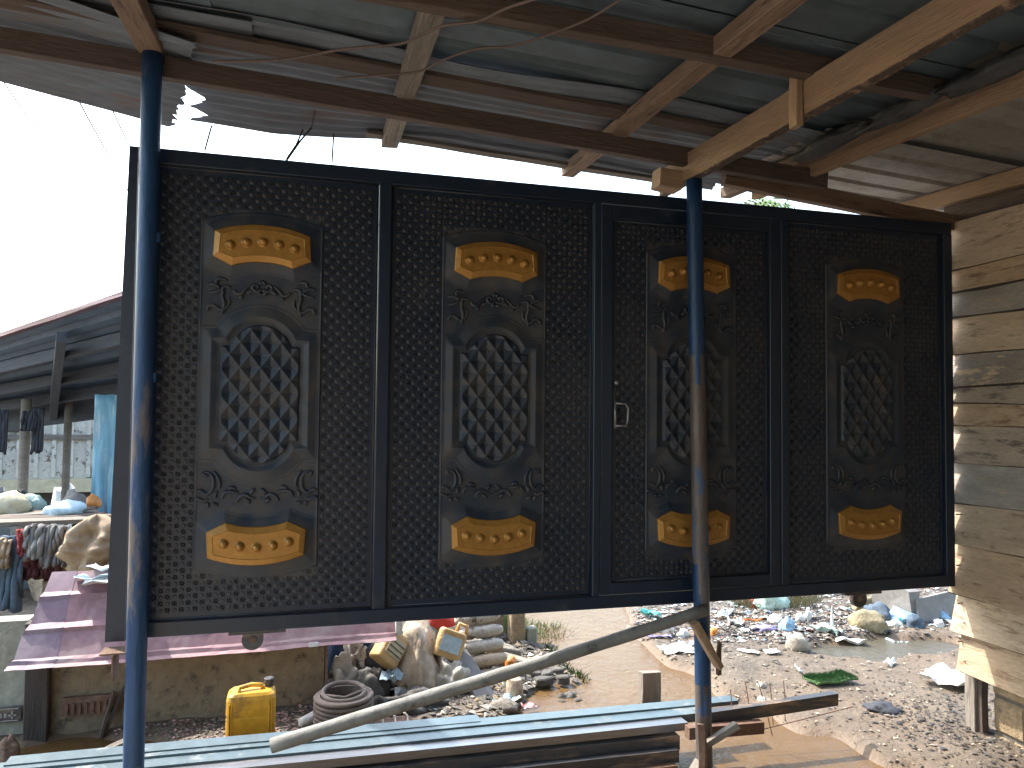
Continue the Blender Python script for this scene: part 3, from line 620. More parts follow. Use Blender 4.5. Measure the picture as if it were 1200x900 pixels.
# ================================================================= PLANK WALL
pw = empty('plank_wall', (3.74, 1.5, .3), 'lapped plank wall of tan and grey boards at the right of the gate', 'wall')
seams = [262, 317.5, 343, 373, 416, 454, 473, 498, 542, 588, 636, 695, 739, 783]
zs = [float(H(1115, s, 0, 3.685)[2]) for s in seams]
ends = [3.68,3.675,3.68,3.67,3.68,3.69,3.675,3.69,3.68,3.68,3.665,3.655,3.615]
tones = ['plank_pale','plank_tan','plank_grey','plank_pale','plank_flaky','plank_worn','plank_tan','plank_worn','plank_grey','plank_pale','plank_tan','plank_pale','plank_tan']
for i in range(13):
    zt, zb = zs[i], zs[i+1]
    h = zt-zb+.018
    Zc = zb+h/2-.004; th = .024; dx = .010
    # upper edge tucked behind the board above: tilt about the length
    o = timber('plank', (3.705, ends[i]-.03, Zc), (3.705+.002*i, -1.7, Zc+.006*math.sin(i*2.1)), h, th, tones[i], pw, 22, jit=.0075, side=(.23,0,1), cap_jit=.010)
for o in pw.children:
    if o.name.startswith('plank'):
        o.data.materials.append(M['oldtimber']); nn = 8  # lower edges coloured dark to paint in the shadow seam under each board
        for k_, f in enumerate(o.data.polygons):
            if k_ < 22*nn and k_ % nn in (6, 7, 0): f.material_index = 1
# nails, stud, and the gap board above the planks
mb = MB()
for i in range(9, 13):
    for y in (3.58, 3.54): mb.tube([(3.672, y, zs[i+1]+.05+(.02 if y < 3.56 else .12)), (3.735, y, zs[i+1]+.05+(.02 if y < 3.56 else .12))], .004, 6)
mb.build('nail', 'rust', pw, kind='stuff')
timber('stud', (3.765,3.565,-.12), (3.765,3.565,2.95), .07, .05, 'greytimber', pw, 10, side=(0,1,0))
timber('stud', (3.78,3.515,-.12), (3.78,3.515,.5), .04, .045, 'darktimber', pw, 6, side=(0,1,0))
for y in (2.2, .8, -.6): timber('stud', (3.775,y,-.1), (3.775,y,3.0), .07, .04, 'greytimber', pw, 6, side=(0,1,0))
timber('plank', (3.76,3.72,3.02), (3.76,-1.7,3.05), .26, .02, 'darktimber', pw, 12, side=(0,0,1))
# block wall below
bw = empty('block_wall', (3.88, 1.5, -.1), 'low wall of rough sandcrete blocks below the plank wall', 'wall')
z = -.16; r = 0
while z < .44:
    y = 3.49; y_end = -1.7
    MB().box((3.825, y_end, z+.185), (3.97, 3.48, z+.2035)).build('mortar_joint', 'mortar', bw)
    yy = 3.49
    while yy > y_end:
        l = .40 if not (yy == 3.49 and r % 2) else .22
        mb = MB(); j = lambda: random.uniform(-.006, .006)
        b0 = [(3.812+j(), yy-l+.012, z), (3.97, yy-l+.012, z), (3.97, yy-.006, z), (3.812+j(), yy-.006, z)]
        t0 = [(p[0]+j(), p[1]+j(), z+.184+j()*.0) for p in b0]
        mb.prism(b0, t0).build('block', 'block', bw, bevel=.012)
        MB().box((3.828, yy-l-.0055, z+.001), (3.965, yy-l+.0115, z+.1835)).build('mortar_joint', 'mortar', bw)
        yy -= l
    z += .204; r += 1

# ================================================================= LOOSE METAL STACK, BRACE, BRACKETS
GRP = 'long metal profiles stacked below the gate'
def profile(name, x0, x1, y, z, w, h, m, label, kind='C', slope=0, yaw=0, **k):
    t = .004; mb = MB(); 
    if kind == 'C': sec = [(0,0),(w,0),(w,h*.35),(w-t,h*.35),(w-t,t),(t,t),(t,h-t),(w-t,h-t),(w-t,h*.65),(w,h*.65),(w,h),(0,h)]
    elif kind == 'L': sec = [(0,0),(t,0),(t,h-t),(w,h-t),(w,h),(0,h)]
    elif kind == 'S': sec = [(0,0),(w*.15,0),(w*.2,h),(w*.45,h),(w*.5,h*.2),(w*.75,h*.2),(w*.8,h),(w,h),(w,h+t),(w*.77,h+t),(w*.72,h*.2+t),(w*.53,h*.2+t),(w*.48,h+t),(w*.17,h+t),(w*.12,t),(0,t)]
    else: sec = [(0,0),(w,0),(w,h),(0,h)]
    ns = 10; vs = []
    for i in range(ns+1):
        x = x0+(x1-x0)*i/ns
        for a, b in sec: vs.append((x, y+a+yaw*(x-x0)+.004*mnoise.noise((x, y*9, 1)), z+b+slope*(x-x0)+.004*mnoise.noise((x*1.3, y*9, z*9))))
    n = len(sec); mb.add(vs, [(i*n+j, i*n+(j+1) % n, (i+1)*n+(j+1) % n, (i+1)*n+j) for i in range(ns) for j in range(n)]+[tuple(range(n))[::-1], tuple(range(ns*n, ns*n+n))])
    return mb.build(name, m, None, label=label, cat='metal profile', group=GRP, **k)
SL = -.008
profile('blue_channel', -1.6, 2.43, 3.86, .205, .085, .022, 'blue_sheet', 'pale blue folded sheet profile lying furthest back, longest to the right of the post', 'L', SL)
profile('blue_channel', -1.7, 2.17, 3.77, .175, .088, .045, 'blue_sheet', 'pale blue channel just in front of the furthest one, its end behind the blue post', 'C', SL)
profile('blue_channel', -1.2, .95, 3.90, .155, .09, .075, 'blue_sheet', 'shorter blue grey length sticking up at the back left of the stack', 'L', SL)
profile('steel_channel', -1.7, 2.02, 3.69, .170, .078, .040, 'steel', 'bright bare steel channel catching the sun in the middle of the stack', 'C', SL)
profile('steel_channel', -1.9, 1.96, 3.665, .085, .07, .072, 'darksteel', 'dark grey channel under the bright one', 'C', SL)
profile('steel_channel', -1.6, 1.93, 3.615, .045, .06, .062, 'darksteel', 'dark channel with a pale dusty top edge', 'C', SL)
profile('rusty_bar', -1.5, 1.90, 3.575, -.005, .05, .055, 'rust', 'rust brown bar near the front of the stack', 'B', SL)
profile('steel_channel', -1.6, 1.80, 3.53, -.075, .06, .062, 'darksteel', 'lowest dark channel at the front foot of the stack', 'C', SL)
profile('steel_channel', -1.2, 1.74, 3.70, .01, .08, .06, 'darksteel', 'dark channel buried under the middle of the stack', 'C', SL)
profile('steel_channel', -1.2, 1.9, 3.79, .09, .08, .07, 'darksteel', 'dark channel buried beneath the blue channels', 'C', SL)
for i, x in enumerate((-.9, .5, 1.65)): timber('bearer', (x,3.48,-.06-.0*i), (x,4.0,-.06), .08, .09, 'oldtimber', None, 4, label=['dark wooden bearer under the left end of the metal stack','dark wooden bearer under the middle of the metal stack','dark wooden bearer under the right end of the metal stack'][i], cat='timber', group='bearers under the metal stack')
o = profile('angle_bar', 2.07, 2.93, 3.66, .165, .05, .066, 'darksteel', 'short dark angle bar sticking out right of the blue post', 'L', .035)
o = profile('angle_bar', 1.98, 2.42, 3.60, .13, .05, .06, 'rust', 'stubby rusty bar end beside the right post', 'B', -.03)
# brace pole
a = Vector(H(318, 874, 1, 3.66)); b = Vector((1.985, 3.445, .835))
mb = MB(); pts = []
for i in range(25):
    t = i/24; p = a.lerp(b, t); p.z += .005*math.sin(t*5)-.010*math.sin(t*PI); pts.append(p)
mb.tube(pts, [.033-.004*i/24+.001*math.sin(i*1.7) for i in range(25)], 14)
o = mb.build('brace_pole', 'bracegrey', None, smooth=True, label='round grey wooden brace pole slanting from the metal stack up to the right post', cat='pole', origin=a)
# wood chocks round the right post
ch = [((1.90,3.42,.78), (2.04,3.42,.56), .055, .035, 'timber', 'broken brown wood chock wedged under the brace on the right post'),
      ((1.98,3.44,.17), (2.13,3.40,.27), .045, .03, 'greytimber', 'grey splint tied across the foot of the right post'),
      ((1.95,3.43,.28), (1.93,3.40,-.02), .04, .03, 'rust', 'rusty peg standing beside the foot of the right post'),
      ((1.80,3.42,-.13), (1.96,3.46,.08), .06, .03, 'greytimber', 'weathered prop leaning at the very foot of the right post'),
      ((2.06,3.50,-.02), (2.25,3.50,-.03), .07, .05, 'midtimber', 'short brown plank end right of the post foot'),
      ((2.065,3.46,.50), (2.07,3.46,.66), .02, .02, 'rust', 'small rusty clamp strip on the right flank of the post')]
for a, b, w, h, m_, l in ch: timber('wood_chock' if 'rust' not in m_ else 'rusty_peg', a, b, w, h, m_, None, 4, jit=.006, cap_jit=.008, label=l, cat='wood block' if 'rust' not in m_ else 'peg')
# rebar wires by the right end of stack
mb = MB()
for px0, py0, px1, py1 in ((873,798,878,835), (888,798,905,862), (902,800,906,850), (880,858,1000,828), (856,808,857,840), (918,797,920,845)):
    mb.tube([H(px0,py0,1,3.72), H((px0+px1)/2+1,(py0+py1)/2,1,3.71), H(px1,py1,1,3.7)], .0028, 5)
mb.build('bent_wires', 'rust', None, label='thin bent rusty wires standing around the end of the dark angle bar', cat='wire')
# angle iron bracket at the gate's lower left
mb = MB(); p = H(120,765,1,3.56); q = H(147,752,1,3.60)
mb.box((p[0],3.50,.79), (-.62,3.60,.797)); mb.box((-.70,3.49,.68), (-.693,3.60,.79)); mb.build('support_bracket', 'rust', shed, label='rusty angle iron bracket welded under the lower left corner of the gate')
# drift post in the stream
x, y, _ = G(760, 818)
timber('stub_post', (x,y,-.15), (x+.01,y,.165), .13, .05, 'greytimber', None, 3, side=(1,0,0), label='square grey timber stub standing in the brown stream', cat='post')

# ================================================================= LEFT: LOW WALL, PINK SHEET
lw = empty('low_wall', (-.5, 4.9, 0), 'low rough brown wall under the pink metal sheet', 'wall')
def rough_wall(x0, x1, y, z0, z1, m, parent, th=.14, seed=0, **tg):
    nx, nz = max(3, int((x1-x0)/.05)), max(3, int((z1-z0)/.05)); mb = MB(); vs = []
    for j in range(nz+1):
        for i in range(nx+1):
            X_, Z_ = x0+(x1-x0)*i/nx, z0+(z1-z0)*j/nz
            vs.append((X_, y-.010*mnoise.noise((X_*7+seed, Z_*7, 0))-.012*abs(mnoise.noise((X_*2+seed, Z_*3, 4))), Z_))
    k = nx+1; mb.add(vs, [(j*k+i, j*k+i+1, (j+1)*k+i+1, (j+1)*k+i) for j in range(nz) for i in range(nx)]); mb.box((x0,y+.012,z0), (x1,y+th,z1-.001)); return mb.build('wall_face', m, parent, **tg)
rough_wall(-1.27, .20, 4.84, -.12, .44, 'concrete', lw)
MB().box((.205,4.83,-.1), (.222,5.0,.46)).build('edge_board', 'midtimber', lw)
MB().box((-1.20,4.795,.10), (-.96,4.822,.20)).build('rusty_grille', 'rust', lw)
mb = MB()
for i in range(7): mb.box((-1.185+i*.032,4.785,.11), (-1.17+i*.032,4.796,.17))
mb.build('grille_bar', 'rust', lw, kind='stuff')
timber('stick', (-.99,4.78,-.02), (-.88,4.80,.26), .022, .02, 'oldtimber', None, 4, label='dark stick leaning on the low brown wall', cat='stick')
timber('stick', (-1.0,4.76,-.02), (-.94,4.79,.22), .018, .016, 'darktimber', None, 4, label='thinner brown stick beside the leaning dark one', cat='stick')
timber('stub_post', (-1.33,4.83,-.1), (-1.335,4.83,.62), .115, .10, 'oldtimber', None, 6, side=(1,0,0), label='blackened square post between the pale wall and the brown wall', cat='post')
w2 = empty('pale_wall', (-2.3, 4.95, 0), 'pale greenish rendered wall at the left edge', 'wall')
rough_wall(-3.4, -1.40, 4.86, -.1, .62, 'concrete_pale', w2, seed=5)
# plate with raised marks
pl_ = MB().box((-1.62,4.825,.085), (-1.41,4.842,.165)).build('metal_plate', 'darksteel', w2, label='small grey plate with raised marks fixed to the pale wall')
mb = MB(); mb.box((-1.61,4.820,.155), (-1.42,4.8255,.160)); mb.box((-1.61,4.820,.092), (-1.42,4.8255,.097))
for i in range(6): mb.box((-1.60+i*.022,4.821,.112), (-1.587+i*.022,4.8255,.135))
mb.box((-1.455,4.82,.105), (-1.445,4.8255,.145)); mb.box((-1.47,4.82,.118), (-1.43,4.8255,.126)); mb.build('raised_marks', 'zinc_pale', pl_)
crumple('root_knot', 'midtimber', (-1.40,4.60,-.06), (.10,.10,.15), 4, .5, 2, 3, label='knobbly brown root sticking out of the drain', cat='root')
# pink metal sheet: stepped profile, climbing away from the front edge
def pinkz(t): return .455+.40*t
pk = empty('pink_roof_sheet', (-.4, 4.75, .6), 'dusty pink folded metal sheet lying over the low wall behind the gate', 'metal sheet')
prof = [(0,0,-.035), (0,.0,0), (.018,.006,.016), (.05,.02,.03), (.20,.12,.155), (.215,.13,.185), (.245,.145,.195), (.27,.17,.19), (.40,.27,.305), (.415,.275,.335), (.44,.30,.34), (.60,.44,.42)]
def sheet_part(x0, x1, m, jag0, jag1, nm, dz=0):
    P_ = [(-.028,-.018), (0,-.006), (.012,.012), (.03,.02), (.115,.125), (.120,.150), (.150,.165), (.158,.172), (.235,.275), (.240,.300), (.275,.312), (.37,.405)]
    nx = 34; vs = []
    for j, (dy, dzz) in enumerate(P_):
        a = x0+jag0*(j/11.)+(.012*mnoise.noise((j*1.7, 3, 1)) if jag0 else 0); b_ = x1+jag1*mnoise.noise((j*1.3, 7, 2))
        for i in range(nx+1):
            x = a+(b_-a)*i/nx; vs.append((x, 4.60+dy+.006*mnoise.noise((x*3, j, 0))+.014*(x+1.4)*0, .452+dzz+dz+.008*mnoise.noise((x*2.5, j*.6, 3))+.006*mnoise.noise((x*9, j*2, 3))+.010*(x+1.4)))
    k = nx+1; mb = MB(); mb.add(vs, [(j*k+i, j*k+i+1, (j+1)*k+i+1, (j+1)*k+i) for j in range(len(P_)-1) for i in range(nx)])
    return mb.build(nm, m, pk, solid=.003)
sheet_part(-1.42, -1.19, 'mauve', .10, .015, 'mauve_strip', .002); sheet_part(-1.20, .60, 'pink', 0, 0, 'pink_strip', .0)
MB().box((.10,4.568,.452), (.155,4.573,.475)).build('white_sticker', 'paper', pk)
MB().box((.602,4.62,.47), (.64,4.67,.58)).build('white_tab', 'white', pk)
for i, (x, y, z, w, d, r, m_, l) in enumerate(((-1.08,4.90,.815,.22,.12,.2,'bluepaper','pale blue sheet of paper spread on the pink sheet'), (-.98,4.84,.800,.30,.09,.05,'paper','long white paper lying frontmost on the pink sheet'), (-1.05,4.94,.86,.16,.09,-.4,'paper','white paper propped up at the back of the pink sheet'))):
    o = scrap('paper_sheet', m_, (x,y,z), w, d, .03, i+2, r, n=5, label=l, cat='paper', group='papers on the pink sheet')

# yellow jerrycan
jc = empty('jerrycan', (-.19, 4.30, .0), 'dirty yellow plastic jerrycan with a grey cap behind the metal stack', 'jerrycan')
def rrect(w, d, r, n=4):
    o = []
    for cx, cy, a0 in ((w/2-r,d/2-r,0), (-w/2+r,d/2-r,PI/2), (-w/2+r,-d/2+r,PI), (w/2-r,-d/2+r,1.5*PI)):
        for i in range(n+1): o.append((cx+r*math.cos(a0+PI/2*i/n), cy+r*math.sin(a0+PI/2*i/n)))
    return o
def can(parent, c, w, d, h, m, nm='body', rot=0):
    rings = [(.0,.90), (.03,.985), (.08,1), (.30,1), (.33,.985), (.36,1), (.62,1), (.65,.985), (.68,1), (.90,.99), (.96,.94), (1.0,.80)]
    vs = []; 
    for t, s in rings:
        for k, (x, y) in enumerate(rrect(w*s, d*s, min(w,d)*.22*s)): vs.append((c[0]+x*math.cos(rot)-y*math.sin(rot), c[1]+x*math.sin(rot)+y*math.cos(rot), c[2]+t*h))
    n = 20; mb = MB(); mb.add(vs, [(i*n+j, i*n+(j+1) % n, (i+1)*n+(j+1) % n, (i+1)*n+j) for i in range(len(rings)-1) for j in range(n)]+[tuple(range(n))[::-1], tuple(range(n*(len(rings)-1), n*len(rings)))])
    return mb.build(nm, m, parent, smooth=False, bevel=0)
can(jc, (-.19,4.30,0), .245, .155, .335, 'yellow')
mb = MB(); mb.tube([(-.25,4.26,.325), (-.25,4.28,.352), (-.19,4.30,.358), (-.14,4.30,.352), (-.13,4.30,.325)], .012, 8); mb.build('handle', 'yellow', jc, smooth=True)
mb = MB(); mb.lathe([(.022,0), (.022,.02), (.026,.021), (.026,.05), (.02,.054)], (-.105,4.33,.325), 14); mb.build('cap', 'scrap', jc, smooth=False)
mb = MB()
for s_ in (-1, 1):
    for k in (0, 1): MB().tube([(-.19+s_*(.092+.012*k),4.224,.03), (-.19+s_*(.092+.012*k),4.222,.29)], .0035, 6).build('side_rib', 'yellow', jc)

# ribbed hose coil
hc = empty('ribbed_hose_coil', (*G(402,862)[:2], 0), 'brown ribbed hose coiled into a ringed drum beside the low wall', 'hose')
c0 = WP[hc.name]; mb = MB()
prof_ = [(.15,0), (.148,.225), (.13,.228), (.12,.10)]
mb.lathe(prof_, (c0.x, c0.y, 0), 28); mb.build('ringed_drum', 'brownring', hc, smooth=False)
for i in range(9): MB().tube([(c0.x+.152*math.cos(t), c0.y+.152*math.sin(t), .013+i*.0255+.003*math.sin(t+i)) for t in np.linspace(0, 2*PI, 29)], .0125, 8).build('hose_ring', 'brownring', hc, smooth=True)
MB().tube([(c0.x+.115*math.cos(t), c0.y+.115*math.sin(t), .24+.012*math.sin(t)) for t in np.linspace(0, 2*PI, 25)], .013, 8).build('top_ring', 'brownring', hc, smooth=True)
MB().tube([(c0.x-.10,c0.y-.03,.238), (c0.x,c0.y-.07,.232), (c0.x+.11,c0.y-.02,.246)], .009, 8).build('loose_end', 'brownring', hc, smooth=True)

# heap between wall and stream
def at(px, py, z=0): p = G(px, py, z); return (float(p[0]), float(p[1]), z)
crumple('round_bundle', 'navy', (.36,5.15,.10), (.34,.30,.40), 5, .15, 1.2, 3, label='dark blue round bundle in the shade under the pink sheet', cat='bundle')
crumple('dark_bag', 'cloth_black', (.60,5.05,.02), (.36,.30,.34), 6, .3, 1.6, 3, label='black bag in shadow right of the blue bundle', cat='bag')
crumple('crumpled_sack', 'sackwhite', (.31,4.92,.0), (.20,.16,.27), 7, .6, 2.2, 4, label='torn whitish sack standing nearest the low wall corner', cat='sack')
crumple('crumpled_sack', 'cloth_grey', (.47,4.86,.0), (.20,.18,.20), 8, .5, 2.2, 4, label='grey tied sack behind the ribbed hose coil', cat='sack')
crumple('crumpled_sack', 'sackwhite', (.40,5.0,.17), (.13,.10,.18), 9, .7, 2.5, 4, label='small pale torn plastic peeking over the grey sack', cat='sack')
# long sack lying on a slope
o = crumple('long_sack', 'sacktan', (.76,4.98,.02), (.30,.46,.42), 10, .32, 1.5, 4, crease=.22, label='large wrinkled muddy sack slumped in the middle of the heap', cat='sack')
o.rotation_euler = (-.45, .05, -.25)
scrap('plastic_bag', 'white', (.74,4.80,.03), .26, .16, .06, 3, .3, label='white plastic film at the foot of the muddy sack', cat='plastic bag')
scrap('plastic_bag', 'bluepaper', (.60,4.80,.15), .14, .10, .05, 5, .9, label='pale blue plastic scrap on the muddy sack', cat='plastic bag')
crumple('crumpled_sack', 'sackwhite', (1.00,4.90,.02), (.22,.18,.17), 12, .5, 2.4, 4, label='white and black crumpled sack under the handled container', cat='sack')
crumple('crumpled_sack', 'greymud', (.72,4.68,.0), (.34,.18,.12), 13, .6, 2.4, 4, label='muddy grey rag heap below the white film', cat='rag')
crumple('crumpled_sack', 'greymud', (.50,4.62,.0), (.22,.18,.10), 14, .6, 2.4, 4, label='small muddy rag beside the ribbed hose coil', cat='rag')
crumple('red_cloth', 'redp', (.98,5.26,.33), (.24,.12,.07), 15, .4, 2, 3, label='bright red cloth on top of the heap', cat='cloth')
crumple('earth_heap', 'stone', (.80,5.30,-.04), (1.0,.4,.40), 16, .25, 2, 4, label='brown earth heap behind the sacks', cat='heap')
def cut_can(pos, w, d, h, rz, rx, label, loop):
    e = empty('cut_container', pos, label, 'container')
    b = can(e, pos, w, d, h, 'tanplastic')
    MB().box((pos[0]-w*.36,pos[1]-d/2-.004,pos[2]+h*.22), (pos[0]+w*.36,pos[1]-d/2+.004,pos[2]+h*.78)).build('side_label', 'bluepaper' if loop else 'cream', e)
    if loop: MB().tube([(pos[0]+w*.1,pos[1],pos[2]+h), (pos[0]+w*.12,pos[1],pos[2]+h+.05), (pos[0]+w*.42,pos[1],pos[2]+h+.05), (pos[0]+w*.48,pos[1],pos[2]+h*.94)], .014, 8).build('handle', 'tanplastic', e, smooth=True)
    else:
        mb = MB()
        for i in range(3): mb.box((pos[0]-w*.34,pos[1]-d/2-.008,pos[2]+h*(.30+.16*i)), (pos[0]+w*.34,pos[1]-d/2-.0042,pos[2]+h*(.33+.16*i)))
        mb.build('label_stripe', 'greymud', e)
    e.rotation_euler = (rx, 0, rz); e.rotation_euler.y = .0
    return e
e = cut_can((.55,4.86,.24), .17, .13, .20, 0, -.25, 'tan plastic container leaning left with a striped panel', False); e.rotation_euler = (-.3,.75,.3)
e = cut_can((.97,4.98,.20), .18, .13, .18, 0, -.2, 'tan plastic container with a loop handle and pale blue label', True); e.rotation_euler = (-.25,.35,-.15)
timber('slanted_board', (1.06,5.02,.22), (1.20,4.72,-.01), .14, .015, 'board', None, 3, label='grey board sloping beside the handled container', cat='board')
# rolled sacks stacked
for i, (px, py) in enumerate(((553,797),(552,784),(555,771),(557,759),(556,746))):
    z = .01+.082*i; mb = MB(); N = 14; cx_, cy_ = 1.24+.01*(i % 2), 4.99+.05*i
    pts = [(cx_-.16+.32*k/N, cy_+.05*(k/N), z+.035+.012*k/N+.006*mnoise.noise((k*.5, i*3, 0))) for k in range(N+1)]
    rad = [.040*(1-.45*abs(2*k/N-1)**6)+.006*mnoise.noise((k*.9, i*7, 2)) for k in range(N+1)]
    mb.tube(pts, rad, 12)
    mb.build('rolled_sack', 'sacktan' if i in (1,0) else 'sackwhite', None, smooth=True, label=['bottom','second from bottom','middle','second from top','topmost'][i]+' one of five dusty rolled sacks stacked by the stream', cat='sack', group='rolled sacks stacked by the stream')
# low back wall and block
bw2 = empty('low_concrete_wall', (1.35,5.9,0), 'low grey brown concrete wall behind the rolled sacks', 'wall'); rough_wall(.9, 1.62, 5.9, -.05, .38, 'concrete', bw2, seed=9)
MB().box((1.63,5.72,-.05), (1.74,5.86,.33)).build('pink_block', 'block', None, bevel=.012, label='upright pinkish block at the end of the low concrete wall', cat='block')
MB().box((1.76,5.72,-.05), (1.84,5.80,.14)).build('pale_block', 'concrete_pale', None, bevel=.012, label='pale upright block right of the pinkish block', cat='block')
def slab(px, py, w, d, h, r, m_, label, z=0, tx=0.):
    x, y, _ = at(px, py, z); mb = MB(); j = lambda s: random.uniform(-s, s)
    b_ = [(x+(cx_*math.cos(r)-cy_*math.sin(r))+j(.012), y+cx_*math.sin(r)+cy_*math.cos(r)+j(.012)) for cx_, cy_ in ((-w/2,-d/2),(0,-d/2-.01),(w/2,-d/2),(w/2,d/2),(0,d/2+.01),(-w/2,d/2))]
    return mb.prism([(a,b,z-.03) for a, b in b_], [(a+j(.008),b+j(.008),z+h+tx*(a-x)) for a, b in b_]).build('broken_slab', m_, None, bevel=.008, label=label, cat='slab', group='broken slabs on the stream bank')
slab(588,768,.26,.12,.07,.4,'stone','long grey slab leaning on the bank beside the rolled sacks',.06,-.3)
slab(610,782,.28,.11,.06,-.5,'stone','dark slab above the bend of the brace pole',.03,-.2)
slab(592,790,.18,.12,.05,.1,'greymud','small grey slab left of the yellow lump',.0)
slab(575,775,.14,.10,.12,.2,'block','brownish block end beside the topmost rolled sacks',.05)
crumple('orange_lump', 'orange', at(599,783,.04), (.085,.08,.08), 21, .2, 2, 3, label='small orange brown fruit like lump on the bank', cat='lump')
MB().lathe([(.05,0), (.055,.05), (.05,.12), (.04,.125)], at(603,818,0), 14).build('tan_pot', 'sacktan', None, smooth=True, label='short tan pot standing under the brace pole', cat='pot')
scrap('plastic_bag', 'bluepaper', at(593,822,.01), .17, .10, .03, 22, .1, label='pale blue plastic scrap on the near bank', cat='plastic bag')
crumple('rock', 'stone', at(588,834,-.02), (.20,.14,.07), 23, .3, 2, 3, label='flat grey rock beside the pale blue scrap', cat='rock')
scrap('pink_scrap', 'pinkbits', at(620,830,.0), .09, .07, .02, 24, .2, label='pink paper scrap at the near bank', cat='paper')
for i, (px, py, w) in enumerate(((640,790,.11),(652,786,.10),(636,797,.13),(660,795,.09),(628,790,.08))):
    slab(px, py, w, .06, .02, .5-.2*i, 'greymud', ['flat grey stone at the water edge, centre of the row','flat grey stone nearest the stream bend','flat grey stone lowest of the row','small flat stone furthest right in the row','small flat stone furthest left in the row'][i], .02)
# white bottle, papers by jerrycan, striped mat, white stick
p = at(362,848,.03); e = empty('white_bottle', p, 'dirty white plastic bottle lying beside the hose coil', 'bottle')
MB().tube([(p[0]-.055,p[1]-.03,.045), (p[0]-.045,p[1]-.028,.045), (p[0]+.04,p[1]+.02,.06), (p[0]+.06,p[1]+.03,.062), (p[0]+.08,p[1]+.04,.065)], [.012,.030,.034,.018,.015], 14).build('body', 'white', e, smooth=True)
scrap('pink_scrap', 'pinkbits', at(330,848,.01), .06, .06, .02, 31, .2, n=4, label='pinkish paper scrap beside the yellow jerrycan', cat='paper')
timber('driftwood', at(118,884,.03), at(150,868,.03), .05, .025, 'greytimber', None, 4, label='pale bark piece lying at the drain edge by the left post', cat='wood')
p = at(447,852,.02); mt_ = empty('striped_mat', p, 'brown woven mat with pale stripes behind the brace pole', 'mat')
mb = MB(); vs = []
for j in range(5):
    for i in range(9): vs.append((p[0]-.17+.34*i/8, p[1]-.1+.2*j/4, .03+.03*math.sin(j*.9)+.01*mnoise.noise((i*.7, j, 0))))
mb.add(vs, [(j*9+i, j*9+i+1, (j+1)*9+i+1, (j+1)*9+i) for j in range(4) for i in range(8)]); mb.build('weave', 'rust', mt_, solid=.01)
for i in range(5): MB().tube([(p[0]-.14+.07*i,p[1]-.1,.045), (p[0]-.135+.07*i,p[1],.07), (p[0]-.15+.07*i,p[1]+.1,.06)], .006, 6).build('stripe', 'sackwhite', mt_)

# ================================================================= FAR LEFT
ns = empty('market_shed', (-3, 7.5, 0), 'dark roofed market shed with a maroon edge left of the gate', 'shed')
A0 = Vector(H(0,398,1,7.3)); A1 = Vector(H(150,349,1,5.7)); B0 = Vector(H(0,482,1,9.2)); B1 = Vector(H(150,462,1,8.2))
d0 = (A1-A0); far0 = A0-d0*2.2; near1 = A1+d0*.45; e0 = (B1-B0); fb = B0-e0*2.0; nb = B1+e0*.25
mb = MB(); vs = []; nu, nv = 30, 40
for j in range(nv+1):
    t = j/nv
    for i in range(nu+1):
        s_ = i/nu; p = (far0.lerp(near1, s_)).lerp(fb.lerp(nb, s_), t); h = .03 if (j % 5) in (3, 4) else 0
        vs.append(p+Vector((0,0,h)))
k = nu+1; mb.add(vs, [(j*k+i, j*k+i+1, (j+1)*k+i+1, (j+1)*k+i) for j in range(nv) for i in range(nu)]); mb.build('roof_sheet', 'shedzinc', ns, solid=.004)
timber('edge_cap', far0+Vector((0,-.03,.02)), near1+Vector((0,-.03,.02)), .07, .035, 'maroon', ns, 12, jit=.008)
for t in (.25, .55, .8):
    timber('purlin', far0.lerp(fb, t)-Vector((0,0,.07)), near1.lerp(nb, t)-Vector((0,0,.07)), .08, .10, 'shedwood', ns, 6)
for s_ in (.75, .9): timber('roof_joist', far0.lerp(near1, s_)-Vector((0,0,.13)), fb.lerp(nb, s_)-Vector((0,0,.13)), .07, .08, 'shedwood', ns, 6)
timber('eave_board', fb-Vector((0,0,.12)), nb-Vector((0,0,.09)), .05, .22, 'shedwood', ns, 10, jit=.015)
for px, r in ((28,.045), (78,.035)):
    q = H(px, 480, 1, 8.3); MB().tube([(q[0],8.3,-.05), (q[0]+.02,8.3,q[2]+.1)], r, 10).build('post', 'greytimber', ns, smooth=True)
for i, (px, py0, py1, w) in enumerate(((46,478,530,.09), (36,482,505,.12), (3,480,530,.10))):
    q = H(px, py0, 1, 8.0); q2 = H(px, py1, 1, 8.0); drape('hanging_cloth', 'cloth_black', q, w, q[2]-q2[2], i, .02, 2, thick=.02, label=['narrow dark cloth hanging longest from the market shed eave','short dark cloth bundled beside the thin post','dark cloth hanging at the left edge of the market shed'][i], cat='cloth', group='dark cloths hanging from the market shed')
